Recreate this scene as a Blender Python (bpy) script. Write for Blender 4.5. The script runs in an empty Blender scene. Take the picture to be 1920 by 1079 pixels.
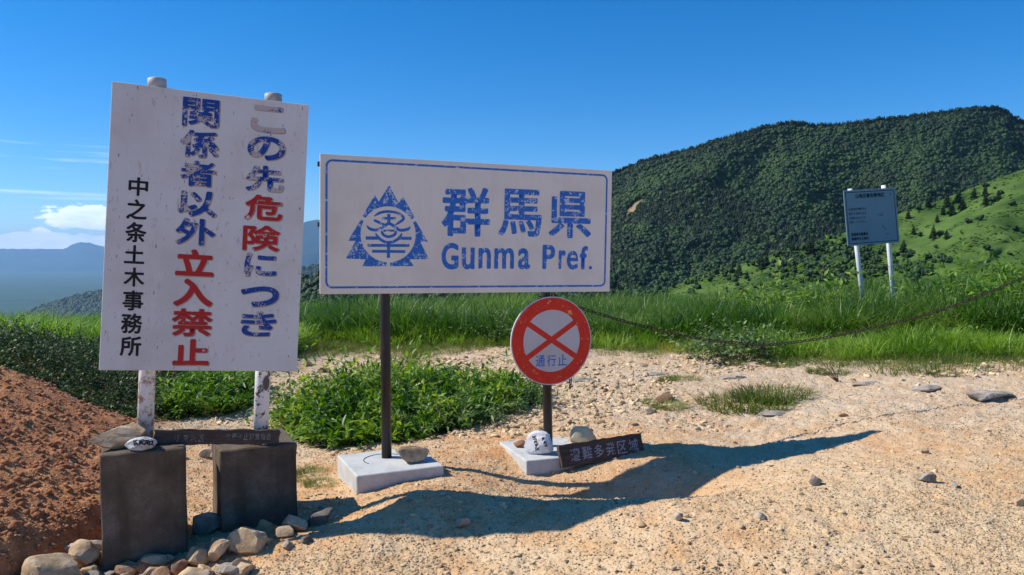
import bpy, math, random
import numpy as np
from math import radians as RD, sin, cos, pi
from mathutils import Vector, Matrix, Euler
from mathutils.bvhtree import BVHTree

S = bpy.context.scene
C = S.collection
random.seed(7)
RNG = np.random.default_rng(11)

# ------------------------------------------------------------------ camera
EYE = 1.5
PITCH = RD(2.37)
cd = bpy.data.cameras.new('camera')
cam = bpy.data.objects.new('camera', cd)
C.objects.link(cam)
cam.location = (0, 0, EYE)
cam.rotation_euler = (RD(90) - PITCH, 0, 0)
cd.sensor_width = 36
cd.lens = 27.0
cd.clip_start = 0.05
cd.clip_end = 60000
S.camera = cam

# ------------------------------------------------------------------ light
SUN_EL = 44.0
SUN_DIR = Vector((1.0, -0.07, -math.tan(RD(SUN_EL)))).normalized()   # the way the light travels
w = bpy.data.worlds.new('World')
S.world = w
w.use_nodes = True
nt = w.node_tree
nt.nodes.clear()
wo = nt.nodes.new('ShaderNodeOutputWorld')
bg = nt.nodes.new('ShaderNodeBackground')
bg.inputs['Strength'].default_value = 0.135
sky = nt.nodes.new('ShaderNodeTexSky')
sky.sky_type = 'NISHITA'
sky.sun_disc = False
sky.sun_elevation = RD(SUN_EL)
sky.sun_rotation = math.atan2(-SUN_DIR.x, -SUN_DIR.y)
sky.altitude = 2100
sky.air_density = 1.0
sky.dust_density = 0.0
sky.ozone_density = 6.0
hsv = nt.nodes.new('ShaderNodeHueSaturation')
hsv.inputs['Saturation'].default_value = 1.32
nt.links.new(sky.outputs[0], hsv.inputs['Color'])
# clouds: low cumulus bank and a few thin streaks above the western horizon
tc = nt.nodes.new('ShaderNodeTexCoord')
sep = nt.nodes.new('ShaderNodeSeparateXYZ')
nt.links.new(tc.outputs['Generated'], sep.inputs[0])


def wm(op, a, b=None, c=None, clamp=False):
    n = nt.nodes.new('ShaderNodeMath')
    n.operation = op
    n.use_clamp = clamp
    for i, v in enumerate((a, b, c)):
        if v is None:
            continue
        if isinstance(v, (int, float)):
            n.inputs[i].default_value = v
        else:
            nt.links.new(v, n.inputs[i])
    return n.outputs[0]


def wnoise(scale, detail, vec, rough=0.55):
    n = nt.nodes.new('ShaderNodeTexNoise')
    n.inputs['Scale'].default_value = scale
    n.inputs['Detail'].default_value = detail
    n.inputs['Roughness'].default_value = rough
    nt.links.new(vec, n.inputs['Vector'])
    return n.outputs[0]


def wcomb(x, y, z):
    n = nt.nodes.new('ShaderNodeCombineXYZ')
    for i, v in enumerate((x, y, z)):
        if isinstance(v, (int, float)):
            n.inputs[i].default_value = v
        else:
            nt.links.new(v, n.inputs[i])
    return n.outputs[0]


def wramp(v, lo, hi):
    n = nt.nodes.new('ShaderNodeMapRange')
    n.interpolation_type = 'SMOOTHSTEP'
    nt.links.new(v, n.inputs['Value'])
    n.inputs['From Min'].default_value = lo
    n.inputs['From Max'].default_value = hi
    return n.outputs[0]


az = wm('ARCTAN2', sep.outputs[0], sep.outputs[1])      # 0 ahead, negative to the left
el = sep.outputs[2]
cv = wcomb(wm('MULTIPLY', az, 9.0), wm('MULTIPLY', el, 26.0), 0.0)
n1 = wnoise(1.7, 8, cv, 0.62)
# cumulus: base at el 0.005, tops vary with azimuth
top = wm('MULTIPLY_ADD', wnoise(7.5, 4, wcomb(az, 0.3, 3.0)), 0.055, -0.001)
cum = wm('SUBTRACT', top, el)
cum = wm('MULTIPLY_ADD', wm('SUBTRACT', n1, 0.5), 0.05, cum)
cum = wramp(cum, 0.0, 0.0025)
cum = wm('MULTIPLY', cum, wramp(el, -0.004, 0.004))
side = wramp(az, -0.30, -0.42)
cum = wm('MULTIPLY', cum, side)
# single cumulus puff near the tall board
dx = wm('MULTIPLY', wm('ADD', az, 0.502), 1 / 0.052)
dy = wm('MULTIPLY', wm('SUBTRACT', el, 0.043), 1 / 0.015)
puff = wm('ADD', wm('MULTIPLY', dx, dx), wm('MULTIPLY', dy, dy))
puff = wm('ADD', puff, wm('MULTIPLY', wm('SUBTRACT', wnoise(4.5, 8, cv, 0.6), 0.5), 3.6))
puff = wramp(puff, 1.1, 0.7)
# streaks
sv = wcomb(wm('MULTIPLY', az, 3.0), wm('MULTIPLY', el, 70.0), 5.0)
st = wramp(wnoise(1.3, 4, sv, 0.5), 0.50, 0.70)
st = wm('MULTIPLY', st, wm('MULTIPLY', wramp(el, 0.04, 0.08), wramp(el, 0.15, 0.12)))
st = wm('MULTIPLY', wm('MULTIPLY', st, wramp(az, -0.36, -0.46)), 0.6)
cl = wm('MAXIMUM', wm('MAXIMUM', cum, puff), st, clamp=True)
shade = wramp(n1, 0.25, 0.7)
cc = nt.nodes.new('ShaderNodeMix')
cc.data_type = 'RGBA'
nt.links.new(shade, cc.inputs[0])
cc.inputs[6].default_value = (7.0, 8.2, 9.6, 1)
cc.inputs[7].default_value = (11.5, 11.8, 12.2, 1)
mx = nt.nodes.new('ShaderNodeMix')
mx.data_type = 'RGBA'
nt.links.new(wm('MULTIPLY', cl, 0.9), mx.inputs[0])
nt.links.new(hsv.outputs[0], mx.inputs[6])
nt.links.new(cc.outputs[2], mx.inputs[7])
nt.links.new(mx.outputs[2], bg.inputs['Color'])
nt.links.new(bg.outputs[0], wo.inputs['Surface'])

sl = bpy.data.lights.new('sun', 'SUN')
sl.energy = 5.0
sl.angle = RD(0.53)
sl.color = (1.0, 0.93, 0.82)
sun = bpy.data.objects.new('sun', sl)
C.objects.link(sun)
sun.rotation_euler = SUN_DIR.to_track_quat('-Z', 'Y').to_euler()
sun.location = (-30, 5, 40)

vs = S.view_settings
vs.view_transform = 'Standard'
vs.look = 'None'
vs.exposure = 0.22
vs.gamma = 1.0
vs.use_curve_mapping = False
S.cycles.max_bounces = 8
S.cycles.transparent_max_bounces = 16
S.cycles.volume_bounces = 1


# ------------------------------------------------------------------ materials
class NT:
    def __init__(self, name):
        self.m = bpy.data.materials.new(name)
        self.m.use_nodes = True
        self.t = self.m.node_tree
        self.t.nodes.clear()
        self.out = self.t.nodes.new('ShaderNodeOutputMaterial')

    def n(self, typ, _props=None, **ins):
        nd = self.t.nodes.new(typ)
        for k, v in (_props or {}).items():
            setattr(nd, k, v)
        for k, v in ins.items():
            key = int(k[1:]) if k[0] == 'i' and k[1:].isdigit() else k.replace('_', ' ')
            self.set(nd.inputs[key], v)
        return nd

    def set(self, sock, v):
        if isinstance(v, bpy.types.NodeSocket):
            self.t.links.new(v, sock)
        elif isinstance(v, tuple) and len(v) == 3 and sock.type == 'RGBA':
            sock.default_value = (*v, 1)
        else:
            sock.default_value = v

    def math(self, op, a, b=0.0, clamp=False):
        return self.n('ShaderNodeMath', {'operation': op, 'use_clamp': clamp}, i0=a, i1=b).outputs[0]

    def mix(self, f, a, b, mode='MIX'):
        nd = self.n('ShaderNodeMix', {'data_type': 'RGBA', 'blend_type': mode})
        self.set(nd.inputs[0], f)
        self.set(nd.inputs[6], a)
        self.set(nd.inputs[7], b)
        return nd.outputs[2]

    def coord(self, kind='Object'):
        return self.n('ShaderNodeTexCoord').outputs[kind]

    def pos(self):
        return self.n('ShaderNodeNewGeometry').outputs['Position']

    def noise(self, vec, scale, detail=5, rough=0.6, stretch=None):
        if stretch:
            vec = self.n('ShaderNodeMapping', None, Vector=vec, Scale=stretch).outputs[0]
        return self.n('ShaderNodeTexNoise', None, Vector=vec, Scale=scale, Detail=detail, Roughness=rough).outputs[0]

    def vor(self, vec, scale, out='Distance', **k):
        return self.n('ShaderNodeTexVoronoi', None, Vector=vec, Scale=scale, **k).outputs[out]

    def rng(self, v, a, b, c=0.0, d=1.0, smooth=True):
        nd = self.n('ShaderNodeMapRange', None, Value=v)
        if smooth:
            nd.interpolation_type = 'SMOOTHSTEP'
        for k, x in zip(('From Min', 'From Max', 'To Min', 'To Max'), (a, b, c, d)):
            nd.inputs[k].default_value = x
        return nd.outputs[0]

    def ramp(self, f, stops):
        nd = self.n('ShaderNodeValToRGB', None, Fac=f)
        e = nd.color_ramp.elements
        while len(e) < len(stops):
            e.new(0.5)
        for k, (p, c) in enumerate(stops):
            e[k].position = p
            e[k].color = (*c, 1)
        return nd.outputs[0]

    def attr(self, name, kind='GEOMETRY', out='Fac'):
        return self.n('ShaderNodeAttribute', {'attribute_name': name, 'attribute_type': kind}).outputs[out]

    def bump(self, h, strength=0.5, dist=0.01):
        return self.n('ShaderNodeBump', None, Height=h, Strength=strength, Distance=dist).outputs[0]

    def pbr(self, color, rough=0.8, normal=None, spec=0.3, metal=0.0, coat=0.0):
        b = self.n('ShaderNodeBsdfPrincipled')
        self.set(b.inputs['Base Color'], color)
        self.set(b.inputs['Roughness'], rough)
        self.set(b.inputs['Specular IOR Level'], spec)
        self.set(b.inputs['Metallic'], metal)
        if coat:
            b.inputs['Coat Weight'].default_value = coat
        if normal is not None:
            self.set(b.inputs['Normal'], normal)
        return b.outputs[0]

    def done(self, shader):
        self.t.links.new(shader, self.out.inputs['Surface'])
        return self.m


def mat_ground():
    a = NT('sandy_gravel_ground')
    p = a.pos()
    red, grn, grv, far, orn = (a.attr(k) for k in ('red', 'green', 'gravel', 'far', 'orange'))
    big = a.noise(p, 0.9, 4)
    mid = a.noise(p, 5.0, 6, 0.65)
    fine = a.noise(p, 45.0, 6, 0.7)
    sand = a.ramp(a.math('ADD', a.math('MULTIPLY', big, 0.55), a.math('MULTIPLY', mid, 0.45)),
                  [(0.30, (0.56, 0.29, 0.12)), (0.43, (0.66, 0.42, 0.215)), (0.57, (0.72, 0.53, 0.31)), (0.74, (0.69, 0.54, 0.34))])
    sand = a.mix(a.rng(fine, 0.35, 0.7), a.mix(0.22, sand, (0.34, 0.20, 0.11)), sand)
    ocol = a.ramp(mid, [(0.35, (0.50, 0.235, 0.09)), (0.55, (0.62, 0.36, 0.165)), (0.7, (0.68, 0.46, 0.26))])
    sand = a.mix(a.math('MULTIPLY', orn, a.rng(big, 0.3, 0.6, 0.45, 0.95)), sand, ocol)
    # gravelly speckle: each small stone its own tint
    sp = a.vor(p, 70.0, 'Color')
    spv = a.n('ShaderNodeSeparateColor', None, Color=sp).outputs[0]
    stone = a.ramp(spv, [(0.0, (0.34, 0.24, 0.16)), (0.3, (0.56, 0.43, 0.30)), (0.75, (0.68, 0.55, 0.42)), (1.0, (0.78, 0.70, 0.60))])
    k = a.math('MULTIPLY', a.rng(grv, 0.0, 1.0, 0.22, 0.8), a.rng(mid, 0.35, 0.6))
    sand = a.mix(k, sand, stone)
    grey = a.ramp(a.noise(p, 3.2, 5), [(0.35, (0.54, 0.41, 0.28)), (0.6, (0.42, 0.35, 0.27))])
    sand = a.mix(a.math('MULTIPLY', grv, 0.4), sand, grey)
    redc = a.ramp(a.noise(p, 7.0, 7, 0.7), [(0.3, (0.22, 0.072, 0.032)), (0.5, (0.43, 0.175, 0.075)), (0.7, (0.56, 0.26, 0.12))])
    redc = a.mix(a.rng(a.noise(p, 1.3, 3), 0.45, 0.7), redc, (0.60, 0.28, 0.11))
    col = a.mix(red, sand, redc)
    soil = a.ramp(a.noise(p, 9.0, 6), [(0.3, (0.05, 0.035, 0.02)), (0.55, (0.06, 0.085, 0.025)), (0.75, (0.11, 0.13, 0.045))])
    col = a.mix(grn, col, soil)
    wood = a.ramp(a.noise(p, 0.004, 8, 0.6), [(0.35, (0.02, 0.045, 0.03)), (0.5, (0.04, 0.085, 0.035)), (0.62, (0.045, 0.09, 0.06))])
    col = a.mix(far, col, wood)
    h = a.math('ADD', a.math('MULTIPLY', fine, 1.0), a.math('MULTIPLY', a.vor(p, 70.0), 0.6))
    return a.done(a.pbr(col, 0.95, a.bump(h, 0.6, 0.012), 0.15))


def mat_rock(name, c0, c1, c2, scale=14.0):
    a = NT(name)
    g = a.coord('Object')
    r = a.n('ShaderNodeObjectInfo').outputs['Random']
    off = a.n('ShaderNodeVectorMath', {'operation': 'ADD'}, i0=g, i1=a.n('ShaderNodeCombineXYZ', None, X=a.math('MULTIPLY', r, 31.0)).outputs[0]).outputs[0]
    n = a.noise(off, scale, 7, 0.65)
    col = a.ramp(n, [(0.32, c0), (0.5, c1), (0.68, c2)])
    col = a.mix(a.math('MULTIPLY', a.rng(a.noise(off, scale * 5, 4, 0.7), 0.52, 0.72), 0.5), col, c0)
    hs = a.n('ShaderNodeHueSaturation', None, Color=col, Value=a.rng(r, 0, 1, 0.78, 1.15, False))
    return a.done(a.pbr(hs.outputs[0], 0.9, a.bump(n, 0.6, 0.02), 0.2))


def mat_concrete(name, c0, c1, c2, edge=None, stain=None):
    a = NT(name)
    g = a.coord('Object')
    n = a.noise(g, 6.0, 7, 0.65)
    f = a.noise(g, 160.0, 3, 0.7)
    col = a.ramp(n, [(0.3, c0), (0.5, c1), (0.72, c2)])
    col = a.mix(a.math('MULTIPLY', a.rng(f, 0.4, 0.65), 0.45), col, c0)
    if stain:
        s = a.rng(a.vor(g, 5.5, Randomness=1.0), 0.20, 0.12)
        s = a.math('MULTIPLY', s, a.rng(a.noise(g, 3.1, 2), 0.48, 0.56))
        col = a.mix(a.math('MULTIPLY', s, 0.85), col, stain)
        st = a.rng(a.noise(g, 3.0, 4, 0.5, (4, 4, 0.4)), 0.48, 0.7)
        col = a.mix(a.math('MULTIPLY', st, 0.35), col, stain)
    h = a.math('ADD', a.math('MULTIPLY', n, 0.6), f)
    return a.done(a.pbr(col, 0.92, a.bump(h, 0.5, 0.006), 0.2))


def mat_board(name, base, grime, streak, speck=0.0):
    a = NT(name)
    g = a.coord('Object')
    n = a.noise(g, 2.6, 6, 0.6)
    col = a.mix(a.rng(n, 0.4, 0.72), base, grime)
    st = a.rng(a.noise(g, 5.0, 5, 0.6, (6, 6, 0.5)), 0.5, 0.8)
    col = a.mix(a.math('MULTIPLY', st, 0.4), col, streak)
    if speck:
        s = a.noise(g, 55.0, 3, 0.5, (1.6, 1.6, 0.55))
        s = a.math('MULTIPLY', a.rng(s, 0.655, 0.70), speck)
        col = a.mix(s, col, (0.12, 0.10, 0.09))
        d = a.noise(g, 24.0, 3, 0.5, (1.6, 1.6, 0.5))
        col = a.mix(a.math('MULTIPLY', a.rng(d, 0.63, 0.70), 0.45), col, (0.38, 0.34, 0.31))
    return a.done(a.pbr(col, 0.55, a.bump(n, 0.1, 0.002), 0.35))


def mat_paint(name, col, bare, col2=None, sc=30.0):
    """Sign paint that has flaked: 'wear' on the object says how far."""
    a = NT(name)
    g = a.pos()
    wv = a.attr('wear', 'OBJECT')
    n = a.noise(g, sc, 6, 0.62)
    n2 = a.noise(g, 120.0, 3, 0.7)
    v = a.math('ADD', a.math('MULTIPLY', n, 0.7), a.math('MULTIPLY', n2, 0.3))
    thr = a.math('SUBTRACT', 0.76, a.math('MULTIPLY', wv, 0.5))
    m = a.rng(a.math('SUBTRACT', v, thr), 0.0, 0.015)
    c = a.mix(a.rng(a.noise(g, 18, 3), 0.4, 0.7), col, col2 or col)
    c = a.mix(m, c, bare)
    return a.done(a.pbr(c, 0.6, None, 0.3))


def mat_metal(name, col, rough=0.5, rust=None, lo=0.5, hi=0.62, scale=9.0, metal=0.0, stretch=None):
    a = NT(name)
    g = a.coord('Object')
    n = a.noise(g, scale, 7, 0.7, stretch)
    c = a.mix(a.math('MULTIPLY', a.rng(a.noise(g, 3, 4), 0.35, 0.7), 0.25), col, tuple(x * 0.6 for x in col))
    if rust:
        c = a.mix(a.rng(n, lo, hi), c, rust)
    return a.done(a.pbr(c, rough, a.bump(n, 0.15, 0.003), 0.4, metal))


def mat_leaf(name, c0, c1, c2, trans=0.35, rough=0.5, rnd='island', patch=0.0):
    a = NT(name)
    if rnd == 'island':
        r = a.n('ShaderNodeNewGeometry').outputs['Random Per Island']
    else:
        r = a.n('ShaderNodeObjectInfo').outputs['Random']
        r2 = a.n('ShaderNodeNewGeometry').outputs['Random Per Island']
        r = a.math('ADD', a.math('MULTIPLY', r, 0.55), a.math('MULTIPLY', r2, 0.45))
    if patch:
        pn = a.rng(a.noise(a.pos(), patch, 4, 0.6), 0.32, 0.68)
        r = a.math('ADD', a.math('MULTIPLY', r, 0.5), a.math('MULTIPLY', pn, 0.5))
    col = a.ramp(r, [(0.05, c0), (0.5, c1), (0.95, c2)])
    b = a.pbr(col, rough, None, 0.35)
    tr = a.n('ShaderNodeBsdfTranslucent')
    hs = a.n('ShaderNodeHueSaturation', None, Color=col, Saturation=1.15, Value=1.5)
    a.set(tr.inputs['Color'], hs.outputs[0])
    mxs = a.n('ShaderNodeMixShader', None, Fac=trans)
    a.t.links.new(b, mxs.inputs[1])
    a.t.links.new(tr.outputs[0], mxs.inputs[2])
    return a.done(mxs.outputs[0])


def mat_plain(name, col, rough=0.8):
    a = NT(name)
    g = a.coord('Object')
    n = a.noise(g, 20, 5)
    c = a.mix(a.rng(n, 0.3, 0.7), col, tuple(x * 0.65 for x in col))
    return a.done(a.pbr(c, rough, a.bump(n, 0.3, 0.004), 0.25))


def mat_wood(name, c0, c1):
    a = NT(name)
    g = a.coord('Object')
    n = a.noise(g, 14.0, 7, 0.7, (0.8, 6, 9))
    c = a.ramp(n, [(0.3, c0), (0.7, c1)])
    return a.done(a.pbr(c, 0.9, a.bump(n, 0.7, 0.006), 0.15))


def mat_hill(name, stops, scale, bump=3.0, scar=None, det=8):
    a = NT(name)
    p = a.pos()
    n = a.noise(p, scale, det, 0.65)
    c = a.ramp(n, stops)
    if scar:
        c = a.mix(a.attr('scar'), c, scar)
    return a.done(a.pbr(c, 0.95, a.bump(a.noise(p, scale * 6, 5, 0.7), 0.8, bump), 0.05))


M = {}
M['ground'] = mat_ground()
M['pebble'] = mat_rock('sandy_pebble', (0.54, 0.37, 0.22), (0.74, 0.56, 0.33), (0.84, 0.69, 0.45), 3.0)
M['ghost'] = mat_plain('scraped_paint_ghost', (0.46, 0.375, 0.335), 0.7)
M['rock_tan'] = mat_rock('tan_rock', (0.24, 0.155, 0.09), (0.46, 0.33, 0.20), (0.62, 0.48, 0.33))
M['rock_grey'] = mat_rock('grey_rock', (0.18, 0.15, 0.12), (0.38, 0.33, 0.27), (0.54, 0.47, 0.39))
M['rock_dark'] = mat_rock('dark_rock', (0.07, 0.06, 0.05), (0.17, 0.15, 0.13), (0.30, 0.27, 0.23))
M['rock_red'] = mat_rock('rusty_rock', (0.16, 0.07, 0.04), (0.34, 0.19, 0.11), (0.48, 0.32, 0.20))
M['rock_white'] = mat_rock('whitewashed_rock', (0.45, 0.45, 0.46), (0.78, 0.78, 0.80), (0.84, 0.84, 0.85), 9.0)
M['rock_pale'] = mat_rock('grey_blue_painted_rock', (0.22, 0.22, 0.22), (0.50, 0.51, 0.53), (0.60, 0.61, 0.64), 12.0)
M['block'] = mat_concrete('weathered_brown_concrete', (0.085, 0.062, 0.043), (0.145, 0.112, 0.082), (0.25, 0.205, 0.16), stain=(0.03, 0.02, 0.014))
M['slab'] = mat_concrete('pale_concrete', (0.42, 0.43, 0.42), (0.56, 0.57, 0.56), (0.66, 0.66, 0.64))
M['board_tall'] = mat_board('white_board_dirty', (0.67, 0.67, 0.65), (0.58, 0.55, 0.52), (0.60, 0.54, 0.50), 0.75)
M['board_wide'] = mat_board('white_board_beige', (0.80, 0.75, 0.68), (0.72, 0.65, 0.58), (0.70, 0.61, 0.57), 0.0)
M['board_far'] = mat_board('pale_blue_board', (0.19, 0.29, 0.33), (0.17, 0.26, 0.30), (0.18, 0.27, 0.31), 0.0)
M['blue'] = mat_paint('blue_sign_paint', (0.008, 0.062, 0.31), (0.50, 0.43, 0.40), (0.008, 0.05, 0.25), 15.0)
M['blue_wide'] = mat_paint('faded_blue_sign_paint', (0.03, 0.165, 0.56), (0.52, 0.60, 0.72), (0.025, 0.14, 0.50))
M['red'] = mat_paint('red_sign_paint', (0.46, 0.022, 0.018), (0.60, 0.50, 0.46), (0.40, 0.02, 0.018), 17.0)
M['black'] = mat_paint('black_sign_paint', (0.012, 0.012, 0.014), (0.5, 0.46, 0.44))
M['ring_red'] = mat_paint('red_ring_paint', (0.70, 0.035, 0.015), (0.80, 0.42, 0.20), (0.62, 0.03, 0.015))
M['disc'] = mat_board('grey_white_disc', (0.56, 0.54, 0.55), (0.50, 0.46, 0.45), (0.50, 0.46, 0.44), 0.0)
M['white_post'] = mat_metal('white_painted_steel', (0.78, 0.78, 0.78), 0.45, (0.33, 0.17, 0.09), 0.66, 0.72)
M['white_post_rust'] = mat_metal('white_steel_rust_bloom', (0.76, 0.75, 0.74), 0.5, (0.34, 0.19, 0.11), 0.46, 0.62, 26.0)
M['white_post_peel'] = mat_metal('white_steel_peeled', (0.76, 0.75, 0.74), 0.5, (0.09, 0.08, 0.08), 0.51, 0.53, 9.0)
M['cap'] = mat_metal('galvanised_cap', (0.42, 0.42, 0.41), 0.6, (0.25, 0.22, 0.2), 0.5, 0.7)
M['brown_post'] = mat_metal('dark_brown_steel', (0.022, 0.018, 0.016), 0.45, (0.06, 0.035, 0.02), 0.55, 0.7)
M['rust'] = mat_metal('rusty_chain_steel', (0.03, 0.022, 0.02), 0.8, (0.08, 0.038, 0.022), 0.5, 0.65, 60.0)
M['wood'] = mat_wood('weathered_brown_wood', (0.05, 0.038, 0.030), (0.13, 0.10, 0.08))
M['letter_pale'] = mat_paint('pale_worn_lettering', (0.30, 0.29, 0.30), (0.09, 0.065, 0.05))
M['letter_white'] = mat_paint('off_white_lettering', (0.36, 0.36, 0.42), (0.12, 0.09, 0.07))
M['ink'] = mat_plain('black_ink', (0.012, 0.012, 0.014), 0.6)
M['leaf_bush'] = mat_leaf('bush_leaf', (0.028, 0.085, 0.014), (0.12, 0.235, 0.030), (0.40, 0.48, 0.085), 0.38, 0.42, 'island', 2.6)
M['leaf_dark'] = mat_leaf('dark_bank_leaf', (0.015, 0.035, 0.01), (0.035, 0.07, 0.018), (0.09, 0.15, 0.03), 0.2)
M['leaf_grey'] = mat_leaf('grey_green_leaf', (0.04, 0.085, 0.028), (0.10, 0.18, 0.05), (0.26, 0.34, 0.13), 0.3)
M['leaf_weed'] = mat_leaf('weed_leaf', (0.05, 0.13, 0.018), (0.12, 0.25, 0.035), (0.30, 0.38, 0.08), 0.35, 0.5, 'object')
M['stem'] = mat_plain('plant_stem', (0.10, 0.12, 0.04))
M['twig'] = mat_plain('dry_twig', (0.16, 0.10, 0.06))
M['grass'] = mat_leaf('tall_grass_blade', (0.022, 0.065, 0.012), (0.085, 0.18, 0.03), (0.32, 0.40, 0.10), 0.36, 0.42, 'object', 0.8)
M['grass_light'] = mat_leaf('light_grass_blade', (0.09, 0.20, 0.02), (0.20, 0.34, 0.045), (0.36, 0.46, 0.10), 0.38, 0.45, 'object', 1.2)
M['grass_short'] = mat_leaf('short_grass_blade', (0.06, 0.10, 0.02), (0.14, 0.19, 0.035), (0.27, 0.30, 0.085), 0.3, 0.6, 'object')
M['tree_leaf'] = mat_leaf('forest_leaf', (0.006, 0.021, 0.006), (0.019, 0.052, 0.010), (0.066, 0.125, 0.020), 0.15, 0.6, 'object', 0.018)
M['conifer'] = mat_leaf('conifer_needles', (0.010, 0.028, 0.013), (0.018, 0.045, 0.018), (0.03, 0.065, 0.022), 0.1, 0.6, 'object')
M['bark'] = mat_plain('bark', (0.10, 0.075, 0.055))
M['mountain'] = mat_hill('forest_floor', [(0.35, (0.012, 0.035, 0.012)), (0.6, (0.03, 0.07, 0.02))], 0.03, 2.0, (0.34, 0.25, 0.15))
M['meadow'] = mat_hill('meadow_grass', [(0.36, (0.030, 0.065, 0.016)), (0.47, (0.060, 0.112, 0.025)), (0.60, (0.10, 0.165, 0.038))], 0.045, 0.6)
M['ridge'] = mat_hill('wooded_ridge', [(0.35, (0.008, 0.022, 0.016)), (0.5, (0.013, 0.036, 0.022)), (0.68, (0.022, 0.052, 0.028))], 0.006, 10.0)
M['plateau'] = mat_hill('haze_tinted_land', [(0.35, (0.012, 0.035, 0.05)), (0.65, (0.03, 0.065, 0.075))], 0.0006, 30.0)  # forest colour with some blue of the distance haze painted in
M['dark_stone'] = mat_plain('dark_lump', (0.02, 0.02, 0.02))


# ------------------------------------------------------------------ object helpers
def props(o, label=None, cat=None, group=None, kind=None):
    for k, v in (('label', label), ('category', cat), ('group', group), ('kind', kind)):
        if v:
            o[k] = v
    return o


def link(name, me, parent=None, mat=None):
    o = bpy.data.objects.new(name, me)
    C.objects.link(o)
    if parent is not None:
        o.parent = parent
    if mat is not None and me is not None and len(me.materials) == 0:
        me.materials.append(M[mat] if isinstance(mat, str) else mat)
    return o


def mesh(name, v, f, smooth=False):
    me = bpy.data.meshes.new(name)
    me.from_pydata([tuple(p) for p in v], [], f)
    if smooth:
        me.polygons.foreach_set('use_smooth', [True] * len(me.polygons))
    me.update()
    return me


def npmesh(name, V, F, smooth=False):
    """V (n,3), F (m,k) all faces with k corners."""
    V = np.asarray(V, np.float32)
    F = np.asarray(F, np.int32)
    me = bpy.data.meshes.new(name)
    me.vertices.add(len(V))
    me.vertices.foreach_set('co', V.ravel())
    k = F.shape[1]
    me.loops.add(F.size)
    me.loops.foreach_set('vertex_index', F.ravel())
    me.polygons.add(len(F))
    me.polygons.foreach_set('loop_start', np.arange(len(F), dtype=np.int32) * k)
    if smooth:
        me.polygons.foreach_set('use_smooth', np.ones(len(F), bool))
    me.update(calc_edges=True)
    return me


def empty(name, loc=(0, 0, 0), rot=(0, 0, 0)):
    o = bpy.data.objects.new(name, None)
    o.empty_display_size = 0.1
    o.location = loc
    o.rotation_euler = rot
    C.objects.link(o)
    return o


def bevel_box(name, sx, sy, sz, bev=0.01, seg=2, cx=0, cy=0, cz=0, jitter=0.0, cuts=0):
    import bmesh
    bm = bmesh.new()
    bmesh.ops.create_cube(bm, size=1.0)
    for v in bm.verts:
        v.co = Vector((v.co.x * sx + cx, v.co.y * sy + cy, v.co.z * sz + cz))
    if cuts:
        bmesh.ops.subdivide_edges(bm, edges=bm.edges[:], cuts=cuts, use_grid_fill=True)
    if bev:
        es = [e for e in bm.edges if len(e.link_faces) == 2 and e.calc_face_angle(0) > 0.5]
        bmesh.ops.bevel(bm, geom=es, offset=bev, segments=seg, affect='EDGES', profile=0.6)
    if jitter:
        for v in bm.verts:
            q = v.co * 9
            v.co += Vector((sin(q.y * 3.1 + q.z * 1.7), sin(q.x * 2.3 + q.z * 2.9), sin(q.x * 3.7 + q.y * 1.9))) * jitter
            v.co += Vector([random.uniform(-1, 1) * jitter * 0.6 for _ in range(3)])
    me = bpy.data.meshes.new(name)
    bm.to_mesh(me)
    bm.free()
    return me


def tube_mesh(name, pts, r, n=16, cap=True, smooth=True):
    """Round tube along points; r a number or a list."""
    pts = [Vector(p) for p in pts]
    rr = r if isinstance(r, (list, tuple)) else [r] * len(pts)
    V, F = [], []
    for i, p in enumerate(pts):
        t = (pts[min(i + 1, len(pts) - 1)] - pts[max(i - 1, 0)]).normalized()
        a = t.cross(Vector((0, 1, 0)) if abs(t.y) < 0.9 else Vector((1, 0, 0))).normalized()
        b = t.cross(a)
        for k in range(n):
            an = 2 * pi * k / n
            V.append(p + (a * cos(an) + b * sin(an)) * rr[i])
    for i in range(len(pts) - 1):
        for k in range(n):
            k2 = (k + 1) % n
            F.append((i * n + k, i * n + k2, (i + 1) * n + k2, (i + 1) * n + k))
    if cap:
        F.append(tuple(range(n))[::-1])
        F.append(tuple((len(pts) - 1) * n + k for k in range(n)))
    me = mesh(name, V, F)
    if smooth:
        for p in me.polygons:
            p.use_smooth = len(p.vertices) == 4
    return me


def polys_mesh(name, polys, y=0.0, th=0.0008):
    """Flat shapes in the board plane (x, z), front at y - th."""
    import bmesh
    bm = bmesh.new()
    for pl in polys:
        vs_ = [bm.verts.new((p[0], y, p[1])) for p in pl]
        try:
            f = bm.faces.new(vs_)
        except ValueError:
            continue
        f.normal_update()
        if f.normal.y > 0:
            f.normal_flip()
    bmesh.ops.triangulate(bm, faces=bm.faces[:])
    r = bmesh.ops.extrude_face_region(bm, geom=bm.faces[:])
    for v in r['geom']:
        if isinstance(v, bmesh.types.BMVert):
            v.co.y -= th
    bmesh.ops.recalc_face_normals(bm, faces=bm.faces[:])
    me = bpy.data.meshes.new(name)
    bm.to_mesh(me)
    bm.free()
    return me


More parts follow.
